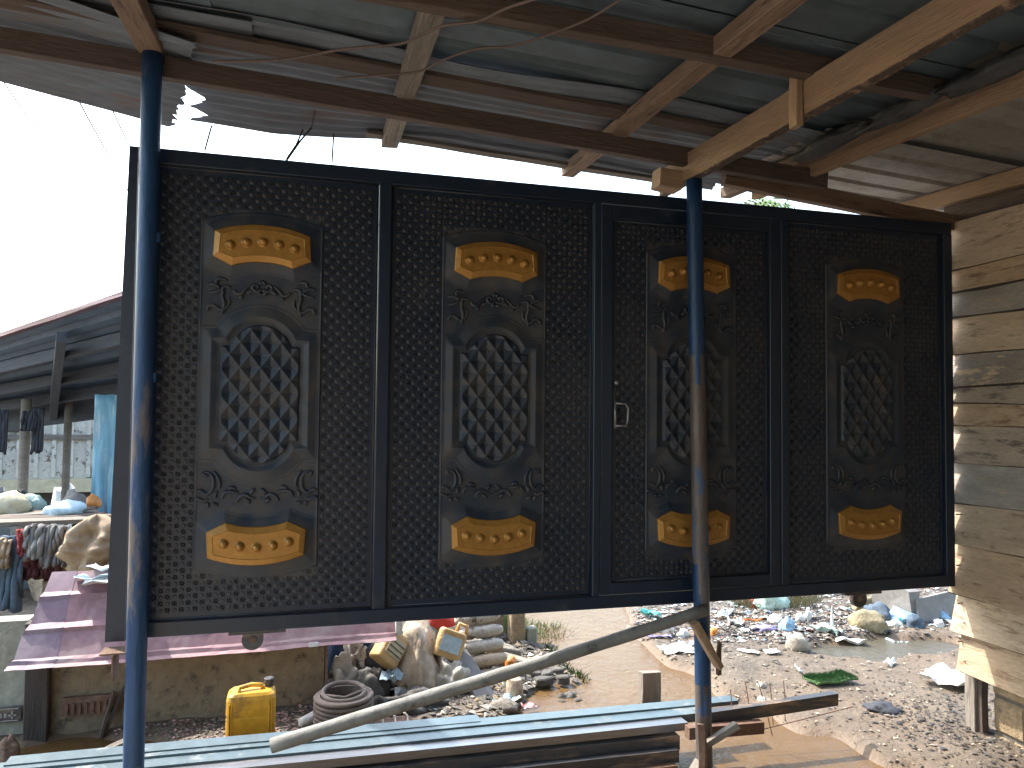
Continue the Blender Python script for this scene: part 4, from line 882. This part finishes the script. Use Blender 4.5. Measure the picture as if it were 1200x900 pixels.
# flaking white board house with battens
hs = empty('board_house', (-4.5, 12.2, 0), 'white painted house of flaking boards and battens behind the market shed', 'house')
MB().box((-8,12.2,.8), (-2.6,12.3,2.45)).build('wall', 'whitepaint', hs)
MB().box((-8,12.05,.62), (-2.6,12.2,.80)).build('base_board', 'cream', hs)
MB().box((-8,12.19,-.05), (-2.6,12.35,.62)).build('foundation', 'oldtimber', hs)
for i in range(24): MB().box((-7.9+i*.22,12.17,.82), (-7.85+i*.22,12.199,2.4)).build('batten', 'whitepaint', hs)
for zz in (1.35, 1.75, 2.1): MB().box((-8,12.155,zz), (-2.6,12.169,zz+.07)).build('cross_rail', 'greytimber', hs)
for i in range(8):
    f = MB().box((-6.9+i*.44,12.150,1.45), (-6.66+i*.44,12.1545,1.72)).build('window', 'oldtimber', hs)
f = MB().prism([(-8.3,11.9,2.36),(-2.4,11.9,2.36),(-2.4,13.2,2.46),(-8.3,13.2,2.46)], [(-8.3,11.9,2.40),(-2.4,11.9,2.40),(-2.4,13.2,2.5),(-8.3,13.2,2.5)]).build('roof', 'cream', hs)
# blue tarpaulin
q0, q1 = H(113,463,1,7.2), H(160,463,1,7.2); qb = H(113,612,1,7.2)
drape('blue_tarpaulin', 'bluetarp', ((q0[0]+q1[0])/2+.1,7.2,q0[2]), q1[0]-q0[0]+.22, q0[2]-qb[2]+.1, 2.2, .035, 3, thick=.006, ragged=.02, label='blue tarpaulin hanging beside the left edge of the gate', cat='tarpaulin')
# table with planks, junk on it, clothes hung on its front
tb = empty('plank_table', (-2.3, 6.3, 0), 'rough grey plank table draped with clothes', 'table')
pa, pb_ = H(0,622,1,6.0), H(104,605,1,6.0); zt = .98
for i in range(5): timber('plank', (-3.6,6.02+i*.19,zt+.006*(i%2)), (-1.30-.06*i,6.10+i*.19,zt+.03), .17, .03, ['greytimber','darktimber'][i % 2], tb, 6, jit=.01, cap_jit=.02)
for x, y in ((-3.2,6.2),(-1.5,6.25),(-3.2,6.9),(-1.6,6.9)): timber('leg', (x,y,-.05), (x,y,zt-.02), .07, .07, 'oldtimber', tb, 3, side=(1,0,0))
def hang(px, py0, py1, w, m_, label, seed, y=5.95, **k):
    q = H(px, py0, 1, y); q2 = H(px, py1, 1, y); return drape('hanging_cloth', m_, (q[0],y,q[2]), w, q[2]-q2[2], seed, label=label, cat='cloth', group='clothes hung along the plank table', **k)
hang(8,628,712,.22,'cloth_blue','dark blue trousers hanging at the left end of the table',1,5.90,fold=.05,nf=3,thick=.03)
hang(-6,632,662,.20,'cloth_beige','tan cloth slung over the leftmost end of the table',4,5.86,fold=.05)
hang(24,628,655,.10,'cloth_grey','pale grey towel hanging beside the dark blue trousers',6,5.93,fold=.02)
hang(33,624,650,.12,'cloth_red','bright red cloth hanging on the table edge',2,5.90,tilt=-.05,fold=.04,taper=.5)
hang(50,640,676,.26,'cloth_maroon','maroon cloth hanging lowest on the table',7,5.94,fold=.05,nf=6)
hang(50,615,652,.17,'cloth_grey','grey sweater folded over the table edge',3,5.88,fold=.06,nf=3,thick=.03)
hang(68,616,660,.15,'cloth_grey','charcoal shirt hanging left of the beige bundle',9,5.86,fold=.06,nf=4)
hang(18,650,676,.16,'sackwhite','dull white sack hanging behind the red cloth',8,5.97,fold=.02,nf=2)
p = H(112,640,1,5.75)
bb = MB(); vs = []; nx_, nz_ = 40, 30
def bag(u, v):                                       # bulging beige bundle with deep folds
    th = u*2*PI; rr = math.sin(min(1, v*1.02)*PI)**.55
    f_ = .085*math.sin(5*th+6*v+2*mnoise.noise((math.cos(th)*2, v*3, 0)))+.09*mnoise.noise((math.cos(th)*2.2, math.sin(th)*2.2, v*5))-.14*abs(mnoise.noise((math.cos(th)*3, math.sin(th)*3, v*6)))
    return (p[0]+(.235+f_*.6)*rr*math.cos(th)+.05*math.sin(v*3), p[1]+(.13+f_*.8)*rr*math.sin(th), p[2]+.215-.43*v+.03*math.cos(th)*rr)
for j in range(nz_+1):
    for i in range(nx_): vs.append(bag(i/nx_, j/nz_))
bb.add(vs, [(j*nx_+i, j*nx_+(i+1) % nx_, (j+1)*nx_+(i+1) % nx_, (j+1)*nx_+i) for j in range(nz_) for i in range(nx_)])
bb.build('beige_bundle', 'cloth_beige', None, smooth=True, label='big beige cloth bundle with deep folds on the table corner', cat='bundle')
rough_wall(-1.62, -.9, 5.9, -.05, .86, 'concrete', empty('rear_wall', (-1.3,5.9,0), 'shaded brown wall below the beige bundle', 'wall'), seed=3)
junk = [('wash_tub',75,607,'bluepaper','pale basin of cloth on the table below the thin post',.26,.10), ('kettle_bag',86,608,'cloth_grey','dark grey bag on the right end of the table',.16,.16), ('foam_piece',8,615,'cream','cream yellow foam piece at the left of the table',.30,.15), ('green_bag',36,610,'mint','pale green bag on the table by the thick post',.18,.13), ('orange_box',108,590,'orange','small faded orange bundle near the tarpaulin',.12,.10), ('dark_bag',22,612,'cloth_black','black bag between the cream foam and the green bag',.12,.14)]
for i, (nm, px, py, m_, l, w, h) in enumerate(junk):
    q = H(px, py, 1, 6.4+.1*i); crumple(nm, m_, (q[0],6.4+.1*i,zt+.03), (w,w*.8,h), 40+i, .4, 1.8, 3, label=l, cat='bag' if 'bag' in nm else 'bundle')
# dark clutter under and behind: crates, trestles
for i, (x, w, h, mm, l) in enumerate(((-3.35,.34,.50,'greytimber','grey slatted crate at the far left behind the plank table'), (-3.0,.3,.75,'oldtimber','tall black crate beside the thick shed post'), (-2.68,.32,.42,'board','flat grey crate between the two shed posts'), (-2.35,.26,.62,'darktimber','dark brown crate behind the thin shed post'), (-2.08,.3,.5,'greymud','mud brown crate nearest the tarpaulin'))):
    y = 9.3+.2*math.sin(i*2.1); e = empty('wooden_crate', (x+w/2,y+.15,0), l, 'crate', 'crates behind the plank table'); MB().box((x,y,-.02), (x+w,y+.3,h)).build('body', mm, e)
    for z in (.06, h*.45, h-.07): MB().box((x-.01,y-.014,z), (x+w+.01,y-.001,z+.06)).build('slat', mm, e)
for i, (x, y, c_, w, h, l) in enumerate(((-3.2,8.6,'sackwhite',.4,.7,'dirty white sack heaped left of the thick shed post'), (-2.75,8.3,'greymud',.36,.62,'mud coloured sack right of the thick shed post'), (-2.45,8.7,'bluepaper',.34,.74,'pale blue bag heaped between the shed posts'), (-2.15,8.2,'sacktan',.36,.66,'tan sack heaped right of the thin shed post'), (-1.9,8.6,'cloth_grey',.4,.72,'grey sack against the tarpaulin'), (-2.9,9.0,'cloth_grey',.4,.85,'dark grey sack highest in the heap'), (-2.3,9.05,'white',.3,.86,'bright white sack at the back of the heap'))):
    crumple('clutter_sack', c_, (x,y,.0), (w,w,h), 60+i, .5, 1.8, 3, label=l, cat='sack', group='sacks heaped under the market shed')

# ================================================================= RIGHT: RUBBISH FIELD
def near(px, py, zoff=0):
    z = 0.0
    for _ in range(6): q = G(px, py, z); z = gzz(q[0], q[1])
    return (float(q[0]), float(q[1]), z+zoff)
L_ = []
def bag_(px, py, w, h, m_, label, seed, nm='plastic_bag', cat='plastic bag', d=None, amp=.55, z=0):
    c = near(px, py, z-.01); o = crumple(nm, m_, c, (w*.85, (d or w*.7)*.85, h*.8), seed, amp, 2.1, 3, rot=seed*.7, label=label, cat=cat)
def film(px, py, w, d, m_, label, seed, h=.03, nm='plastic_film', cat='plastic film', rot=None): scrap(nm, m_, near(px, py), w, d, h, seed, seed*.9 if rot is None else rot, label=label, cat=cat)
film(792,763,.26,.14,'white','white foam patch at the right edge of the stream',1,.03,rot=0.1)
film(770,748,.24,.07,'purple','purple and white strip on the sand spit',2,.02,rot=-.35)
film(814,766,.16,.05,'white','thin white film right of the white foam patch',3,.01,rot=-.2)
bag_(778,740,.16,.12,'white','white plastic bag on the far end of the sand spit',4)
bag_(800,746,.12,.09,'white','smaller white bag beside the purple strip',5)
bag_(784,746,.14,.07,'greymud','grey muddy bag between the two white bags',7)
film(762,723,.18,.08,'teal','teal plastic film left of the right post, near the brace',6,.05)
bag_(903,713,.30,.22,'mint','mint green bag just below the gate, right of the wicket',8)
bag_(888,711,.14,.14,'redp','small red bag beside the mint green bag',9)
film(851,722,.28,.08,'white','long white film slanting near the right post',10,.05,rot=.6)
film(877,729,.28,.03,'orange','thin yellow strip on the grey grit',11,.02,rot=-.1)
film(862,734,.12,.12,'white','twisted white scrap below the yellow strip',12,.06)
bag_(897,738,.22,.06,'purple','lilac bag lying on grey grit',13)
bag_(923,737,.18,.12,'bluebag','sky blue bag on the grey grit',14)
bag_(909,729,.20,.08,'white','white bottle shaped bag left of the sky blue bag',15)
film(872,742,.08,.05,'white','small white chip under the lilac bag',16)
bag_(836,744,.09,.08,'orange','orange scrap close against the right post',17)
bag_(938,728,.10,.10,'white','white cup shaped scrap right of the sky blue bag',18)
bag_(947,726,.10,.13,'white','upright white scrap behind the cup shaped one',19)
film(877,765,.16,.06,'white','white sheet on the tan sand, left one of a pair',20,.015)
film(905,766,.12,.08,'white','white sheet on the tan sand, right one of a pair',21,.015)
bag_(934,760,.20,.14,'sackwhite','black speckled white crumple on the tan sand',22)
film(969,741,.26,.10,'mint','mint green film at the puddle head',23,.05)
film(996,749,.24,.09,'white','white film at the left end of the puddle',24,.04)
bag_(975,741,.03,.26,'white','thin upright white shard in the rubbish',25,amp=.2)
bag_(1017,748,.36,.20,'ystone','lumpy yellowish foam block beside the puddle',26,'foam_block','foam',d=.25,amp=.4)
bag_(1012,715,.26,.16,'ystone','pale rounded lump with an orange tip under the gate corner',27,'foam_block','foam')
bag_(1009,706,.07,.12,'orange','orange tip standing on the pale rounded lump',28)
bag_(1028,727,.30,.18,'cloth_blue','dark blue denim rag behind the foam block',29,'rag','rag')
bag_(1056,729,.34,.14,'bluebag','bright blue torn bag in the rubbish',30)
bag_(1054,733,.10,.10,'teal','round teal lid among the blue bags',31,'lid','lid',amp=.1)
bag_(1049,748,.22,.08,'white','white oval pillow shaped bag by the puddle',32)
bag_(1070,750,.24,.13,'cloth_blue','navy rag at the right side of the puddle',33,'rag','rag')
film(1060,708,.50,.06,'white','long white strip high in the rubbish',34,.05,rot=-.35)
film(1085,708,.30,.06,'white','second white strip bending down to the grey board',35,.06,rot=-.8)
bag_(1108,716,.32,.14,'orange','mustard coloured sack by the plank wall',36,amp=.3)
bag_(1098,724,.20,.10,'white','white bag inside the grey board corner',37)
bag_(1105,726,.14,.09,'bluebag','light blue bag inside the grey board corner',38)
film(1043,779,.14,.06,'white','crumpled white paper on wet sand below the puddle',39,.03)
film(1043,762,.18,.06,'bluepaper','pale film floating in the puddle',40,.02)
bag_(1062,765,.16,.06,'bluepaper','blue grey bag half sunk in the puddle',41)
film(957,819,.09,.06,'white','white card on sand above the angle bar end',42,.01)
film(1115,803,.34,.34,'white','large white sheet sack lying against the foot of the plank wall',43,.10,'white_sack','sack',rot=.6)
bag_(1034,832,.22,.06,'cloth_black','black crumpled bag on the sand',44)
film(936,788,.03,.10,'bluepaper','small pale straw upright on the sand left of the green turf',45,.03)
bag_(892,804,.08,.04,'sackwhite','small pale stone on the right stream bank',46)
bag_(893,817,.07,.04,'white','little white scrap just right of the stubby rusty bar',47)
bag_(960,893,.09,.07,'bluepaper','pale scrap caught in the near brown water',48)
bag_(1115,612,.10,.2,'teal','small teal bag on the far bank seen between gate and planks',49)
bag_(1100,750,.14,.08,'white','white scrap right of the grey board foot',50)
bag_(508,812,.12,.06,'sackwhite','dirty white scrap at the foot of the heap',51)
bag_(700,762,.05,.02,'white','foam fleck drifting in the middle of the stream',52)
bag_(712,758,.10,.03,'white','white bag drifting in the stream under the brace pole',53)
# grey board box
g0 = near(1078,748); e = empty('grey_board_box', g0, 'broken grey board box lying open in the rubbish by the plank wall', 'box')
MB().prism([(g0[0],g0[1],g0[2]-.02), (g0[0]+.62,g0[1]+.12,g0[2]-.02), (g0[0]+.62,g0[1]+.15,g0[2]-.02), (g0[0],g0[1]+.03,g0[2]-.02)], [(g0[0]+.02,g0[1]+.05,g0[2]+.20), (g0[0]+.62,g0[1]+.2,g0[2]+.22), (g0[0]+.62,g0[1]+.23,g0[2]+.22), (g0[0]+.02,g0[1]+.08,g0[2]+.20)]).build('front_board', 'board', e)
MB().prism([(g0[0]-.02,g0[1]+.05,g0[2]-.02), (g0[0]+.02,g0[1]+.05,g0[2]-.02), (g0[0]+.0,g0[1]+.5,g0[2]-.02), (g0[0]-.04,g0[1]+.5,g0[2]-.02)], [(g0[0]-.04,g0[1]+.08,g0[2]+.26), (g0[0]+.08,g0[1]+.08,g0[2]+.26), (g0[0]+.0,g0[1]+.5,g0[2]+.42), (g0[0]-.10,g0[1]+.5,g0[2]+.42)]).build('side_board', 'board', e)
# green turf mat with pile
t0 = near(973,800); tm = empty('turf_mat', t0, 'green artificial turf mat lying on the sand', 'mat')
ang = .05; ca, sa = math.cos(ang), math.sin(ang); tw, td = .33, .15
loc = lambda a, b, z: (t0[0]+a*ca-b*sa, t0[1]+a*sa+b*ca, t0[2]+z)
vs = []
for j in range(7):
    for i in range(13): vs.append(loc((i/12-.5)*tw, (j/6-.5)*td, .03+.005*math.sin(i*.8)+.004*math.sin(j)))
MB().add(vs, [(j*13+i, j*13+i+1, (j+1)*13+i+1, (j+1)*13+i) for j in range(6) for i in range(12)]).build('backing', 'turf', tm, solid=.012)
mb = MB()
for _ in range(2600):
    a, b = random.uniform(-.5,.5)*tw, random.uniform(-.5,.5)*td; z = .034+.005*math.sin((a/tw+.5)*12*.8); dx, dy = random.uniform(-.008,.008), random.uniform(-.008,.008)
    mb.add([loc(a-.0015,b,z), loc(a+.0015,b,z), loc(a+dx,b+dy,z+.022)], [(0,1,2)])
mb.build('turf_pile', 'turf', tm, kind='stuff')
# litter and grit: uncountable
def shards(name, n, region, mats, smin, smax, label, zlift=.004, cond=None):
    mb = MB(); k = 0
    while k < n:
        x, y = region()
        zz = gzz(x, y)
        if zz < -.02 or (cond and not cond(x, y)): k += 1 if random.random() < .3 else 0; continue
        s = random.uniform(smin, smax)*(1 if random.random() < .85 else 1.7); a = random.uniform(0, PI); r = random.uniform(.3, 1)
        cx_, cy_ = math.cos(a)*s, math.sin(a)*s; h = random.uniform(.1, .6)*s
        mb.add([(x-cx_,y-cy_,zz+zlift), (x+cy_*r,y-cx_*r,zz+zlift+h*.5), (x+cx_,y+cy_,zz+zlift), (x-cy_*r,y+cx_*r,zz+zlift+h), (x,y,zz+zlift+h*1.1)], [(0,1,4),(1,2,4),(2,3,4),(3,0,4)], random.randrange(len(mats)))
        k += 1
    return mb.build(name, mats, None, kind='stuff', label=label)
LM = ['white','paper','greymud','greymud','cloth_black','bluepaper','stone','sackwhite','sacktan','pinkbits','bluebag','mint','rust','cloth_grey','oldtimber','greytimber']
shards('litter', 9000, lambda: (random.uniform(2.9,9.5), 5.35+abs(random.gauss(0,1.8))), LM, .006, .028, 'small mixed litter strewn over the rubbish field')
shards('grit', 3200, lambda: (random.uniform(2.4,7), random.uniform(3.0,6.2)), ['stone','greymud','oldtimber','sacktan','darktimber'], .004, .016, 'dark grit and twigs scattered on the sand')
shards('grit', 1300, lambda: (random.gauss(3.75,.28), random.gauss(3.65,.30)), ['greymud','oldtimber','cloth_black','darktimber'], .004, .015, 'dark mud crumbs and leaf bits on the sand near the plank wall')
shards('grit', 1500, lambda: (random.gauss(4.1,.6), random.gauss(5.6,.3)), ['greymud','oldtimber','cloth_black','stone','sackwhite'], .008, .03, 'dark debris along the edge of the rubbish field')
shards('gravel', 5200, lambda: (random.gauss(1.45,.42), random.uniform(4.4,7.4)), ['stone','greymud','stone','sackwhite','block','mortar'], .008, .032, 'grey gravel and rubble on the left stream bank', cond=lambda x, y: x > .3)
shards('gravel', 1400, lambda: (random.uniform(-1.3,.3), random.uniform(4.42,4.8)), ['pinkbits','stone','stone','sacktan','greymud'], .004, .014, 'fine gravel and seed husks by the low wall')
# dark weed clump and grasses
def blades(name, c, rx, ry, n, h, m_, label, lean=.5, w=.004, kind='stuff'):
    mb = MB()
    for _ in range(n):
        a = random.uniform(0, 2*PI); r = math.sqrt(random.random()); x, y = c[0]+rx*r*math.cos(a), c[1]+ry*r*math.sin(a); hh = h*random.uniform(.5,1.1)
        dx, dy = random.gauss(0, lean)*hh, random.gauss(0, lean)*hh; z = gzz(x, y)-.01
        mb.add([(x-w,y,z), (x+w,y,z), (x+dx*.5+w*.7,y+dy*.5,z+hh*.65), (x+dx*.5-w*.7,y+dy*.5,z+hh*.65), (x+dx,y+dy,z+hh)], [(0,1,2,3),(3,2,4)])
    return mb.build(name, m_, None, kind=kind, label=label)
blades('grass', (1.95,6.2), .26, .28, 1500, .13, 'leafpale', 'bright green grass tuft at the stream head behind the gate')
blades('grass', (1.75,6.1), .25, .25, 500, .10, 'leaf', 'darker grass creeping along the left bank')
blades('grass', (1.95,5.4), .10, .5, 500, .06, 'leaf', 'thin algae green grass at the water edge')
blades('grass', (4.4,6.35), .45, .25, 700, .14, 'drygrass', 'dry grass patch in the rubbish field')
p = near(665,832)
crumple('root_clump', 'greymud', (p[0],p[1],p[2]-.02), (.26,.18,.12), 77, .5, 2.5, 4, label='dark tangled root clump at the near water edge', cat='root')
blades('weed', (p[0],p[1]), .12, .08, 900, .10, 'cloth_black', 'blackened fibres tangled over the dark root clump', .9, .0025)
# far bank plants, trees
def tree(x, y, h, cr, label, mleaf='leaf', n=2600, palm=False, seed=0, group='trees beyond the stream'):
    random.seed(seed+100); e = empty('palm_tree' if palm else 'tree', (x,y,0), label, 'tree', group)
    tr = MB(); tr.tube([(x,y,-.1), (x+.1,y,h*.3), (x+.18,y+.1,h*.6), (x+.25,y+.1,h*.82)], [h*.035,h*.028,h*.02,h*.012], 10)
    top = Vector((x+.25, y+.1, h*.82))
    if palm:
        tr.build('trunk', 'trunk', e, smooth=True); mb = MB()
        for k in range(22):
            a = 2*PI*k/22+random.uniform(-.1,.1); L = cr*random.uniform(.8,1.1); el = random.uniform(.1,.9); pts = []
            for i in range(10):
                t = i/9; pts.append(top+Vector((math.cos(a)*L*t, math.sin(a)*L*t, L*(el*t-1.05*t*t))))
            for i in range(9):
                for s in (-1, 1):
                    for q in (0,.5):
                        p_ = pts[i].lerp(pts[i+1], q); side = Vector((-math.sin(a),math.cos(a),0))*s; out = (pts[i+1]-pts[i]).normalized(); l = cr*.32*(1-i/13.)
                        mb.add([p_, p_+out*.05, p_+side*l+out*l*.6-Vector((0,0,l*.5))], [(0,1,2)])
        mb.build('crown', mleaf, e); return
    cl = []
    for k in range(9):
        a = random.uniform(0,2*PI); b_ = Vector((x+math.cos(a)*cr*random.uniform(.3,.8), y+math.sin(a)*cr*random.uniform(.3,.8), h*random.uniform(.55,.95))); cl.append(b_)
        s = Vector((x+.12,y+.05,h*random.uniform(.35,.6))); tr.tube([s, s.lerp(b_,.5)+Vector((0,0,.1)), b_], [h*.012,h*.008,h*.003], 6)
    tr.build('trunk', 'trunk', e, smooth=True)
    mb = MB()
    for _ in range(n):
        c_ = random.choice(cl); d_ = Vector((random.gauss(0,1),random.gauss(0,1),random.gauss(0,.8))).normalized()*cr*.42*random.random()**.4; p_ = c_+d_
        s = random.uniform(.05,.13)*h/5; u = Vector((random.gauss(0,1),random.gauss(0,1),random.gauss(0,.6))).normalized(); v = u.orthogonal().normalized()
        mb.add([p_-u*s, p_+v*s*.45, p_+u*s, p_-v*s*.45], [(0,1,2,3)], random.randrange(2))
    mb.build('crown', ['leaf','leafpale'], e)
q = H(845,236,1,11.5); tree(q[0], 11.5, q[2]+.9, 1.5, 'palm tree whose fronds show just above the gate beside the right post', 'leafpale', palm=True, seed=1)
q = H(905,245,1,13.5); tree(q[0], 13.5, q[2]+.25, 1.6, 'leafy tree whose top shows above the gate right of the palm', seed=2)
for i, (x, y, h, c_) in enumerate(((9.5,15,3.6,1.5),(12.5,16,4.2,1.8),(4.5,18,3.4,1.5),(1.5,19,3.2,1.5),(15.5,13.5,3.5,1.6))):
    tree(x, y, h, c_, 'low leafy tree hidden behind the gate, %s' % ['second from the right','tall one at the right','third from the left','leftmost of the row','rightmost of the row'][i], seed=10+i)
# power lines in the open sky at the left
for i, (a, b) in enumerate((((-20,60),(62,180)), ((45,85),(95,165)), ((80,95),(125,178)), ((118,100),(162,192)), ((-40,130),(25,190)))):
    p0 = Vector(H(*a,1,9.0)); p1 = Vector(H(*b,1,13.0)); d_ = (p1-p0)
    MB().tube([p0-d_*1.5, p0, p0.lerp(p1,.5)-Vector((0,0,.01)), p1, p1+d_*2.0], (.008,.006,.010,.009,.007)[i], 5).build('power_line', 'cable', None, label=['pale power line second from the left','faint short power line in the middle','dark power line nearest the left post but one','dark power line reaching the gate corner','leftmost faint power line'][i], cat='cable', group='power lines over the open sky')
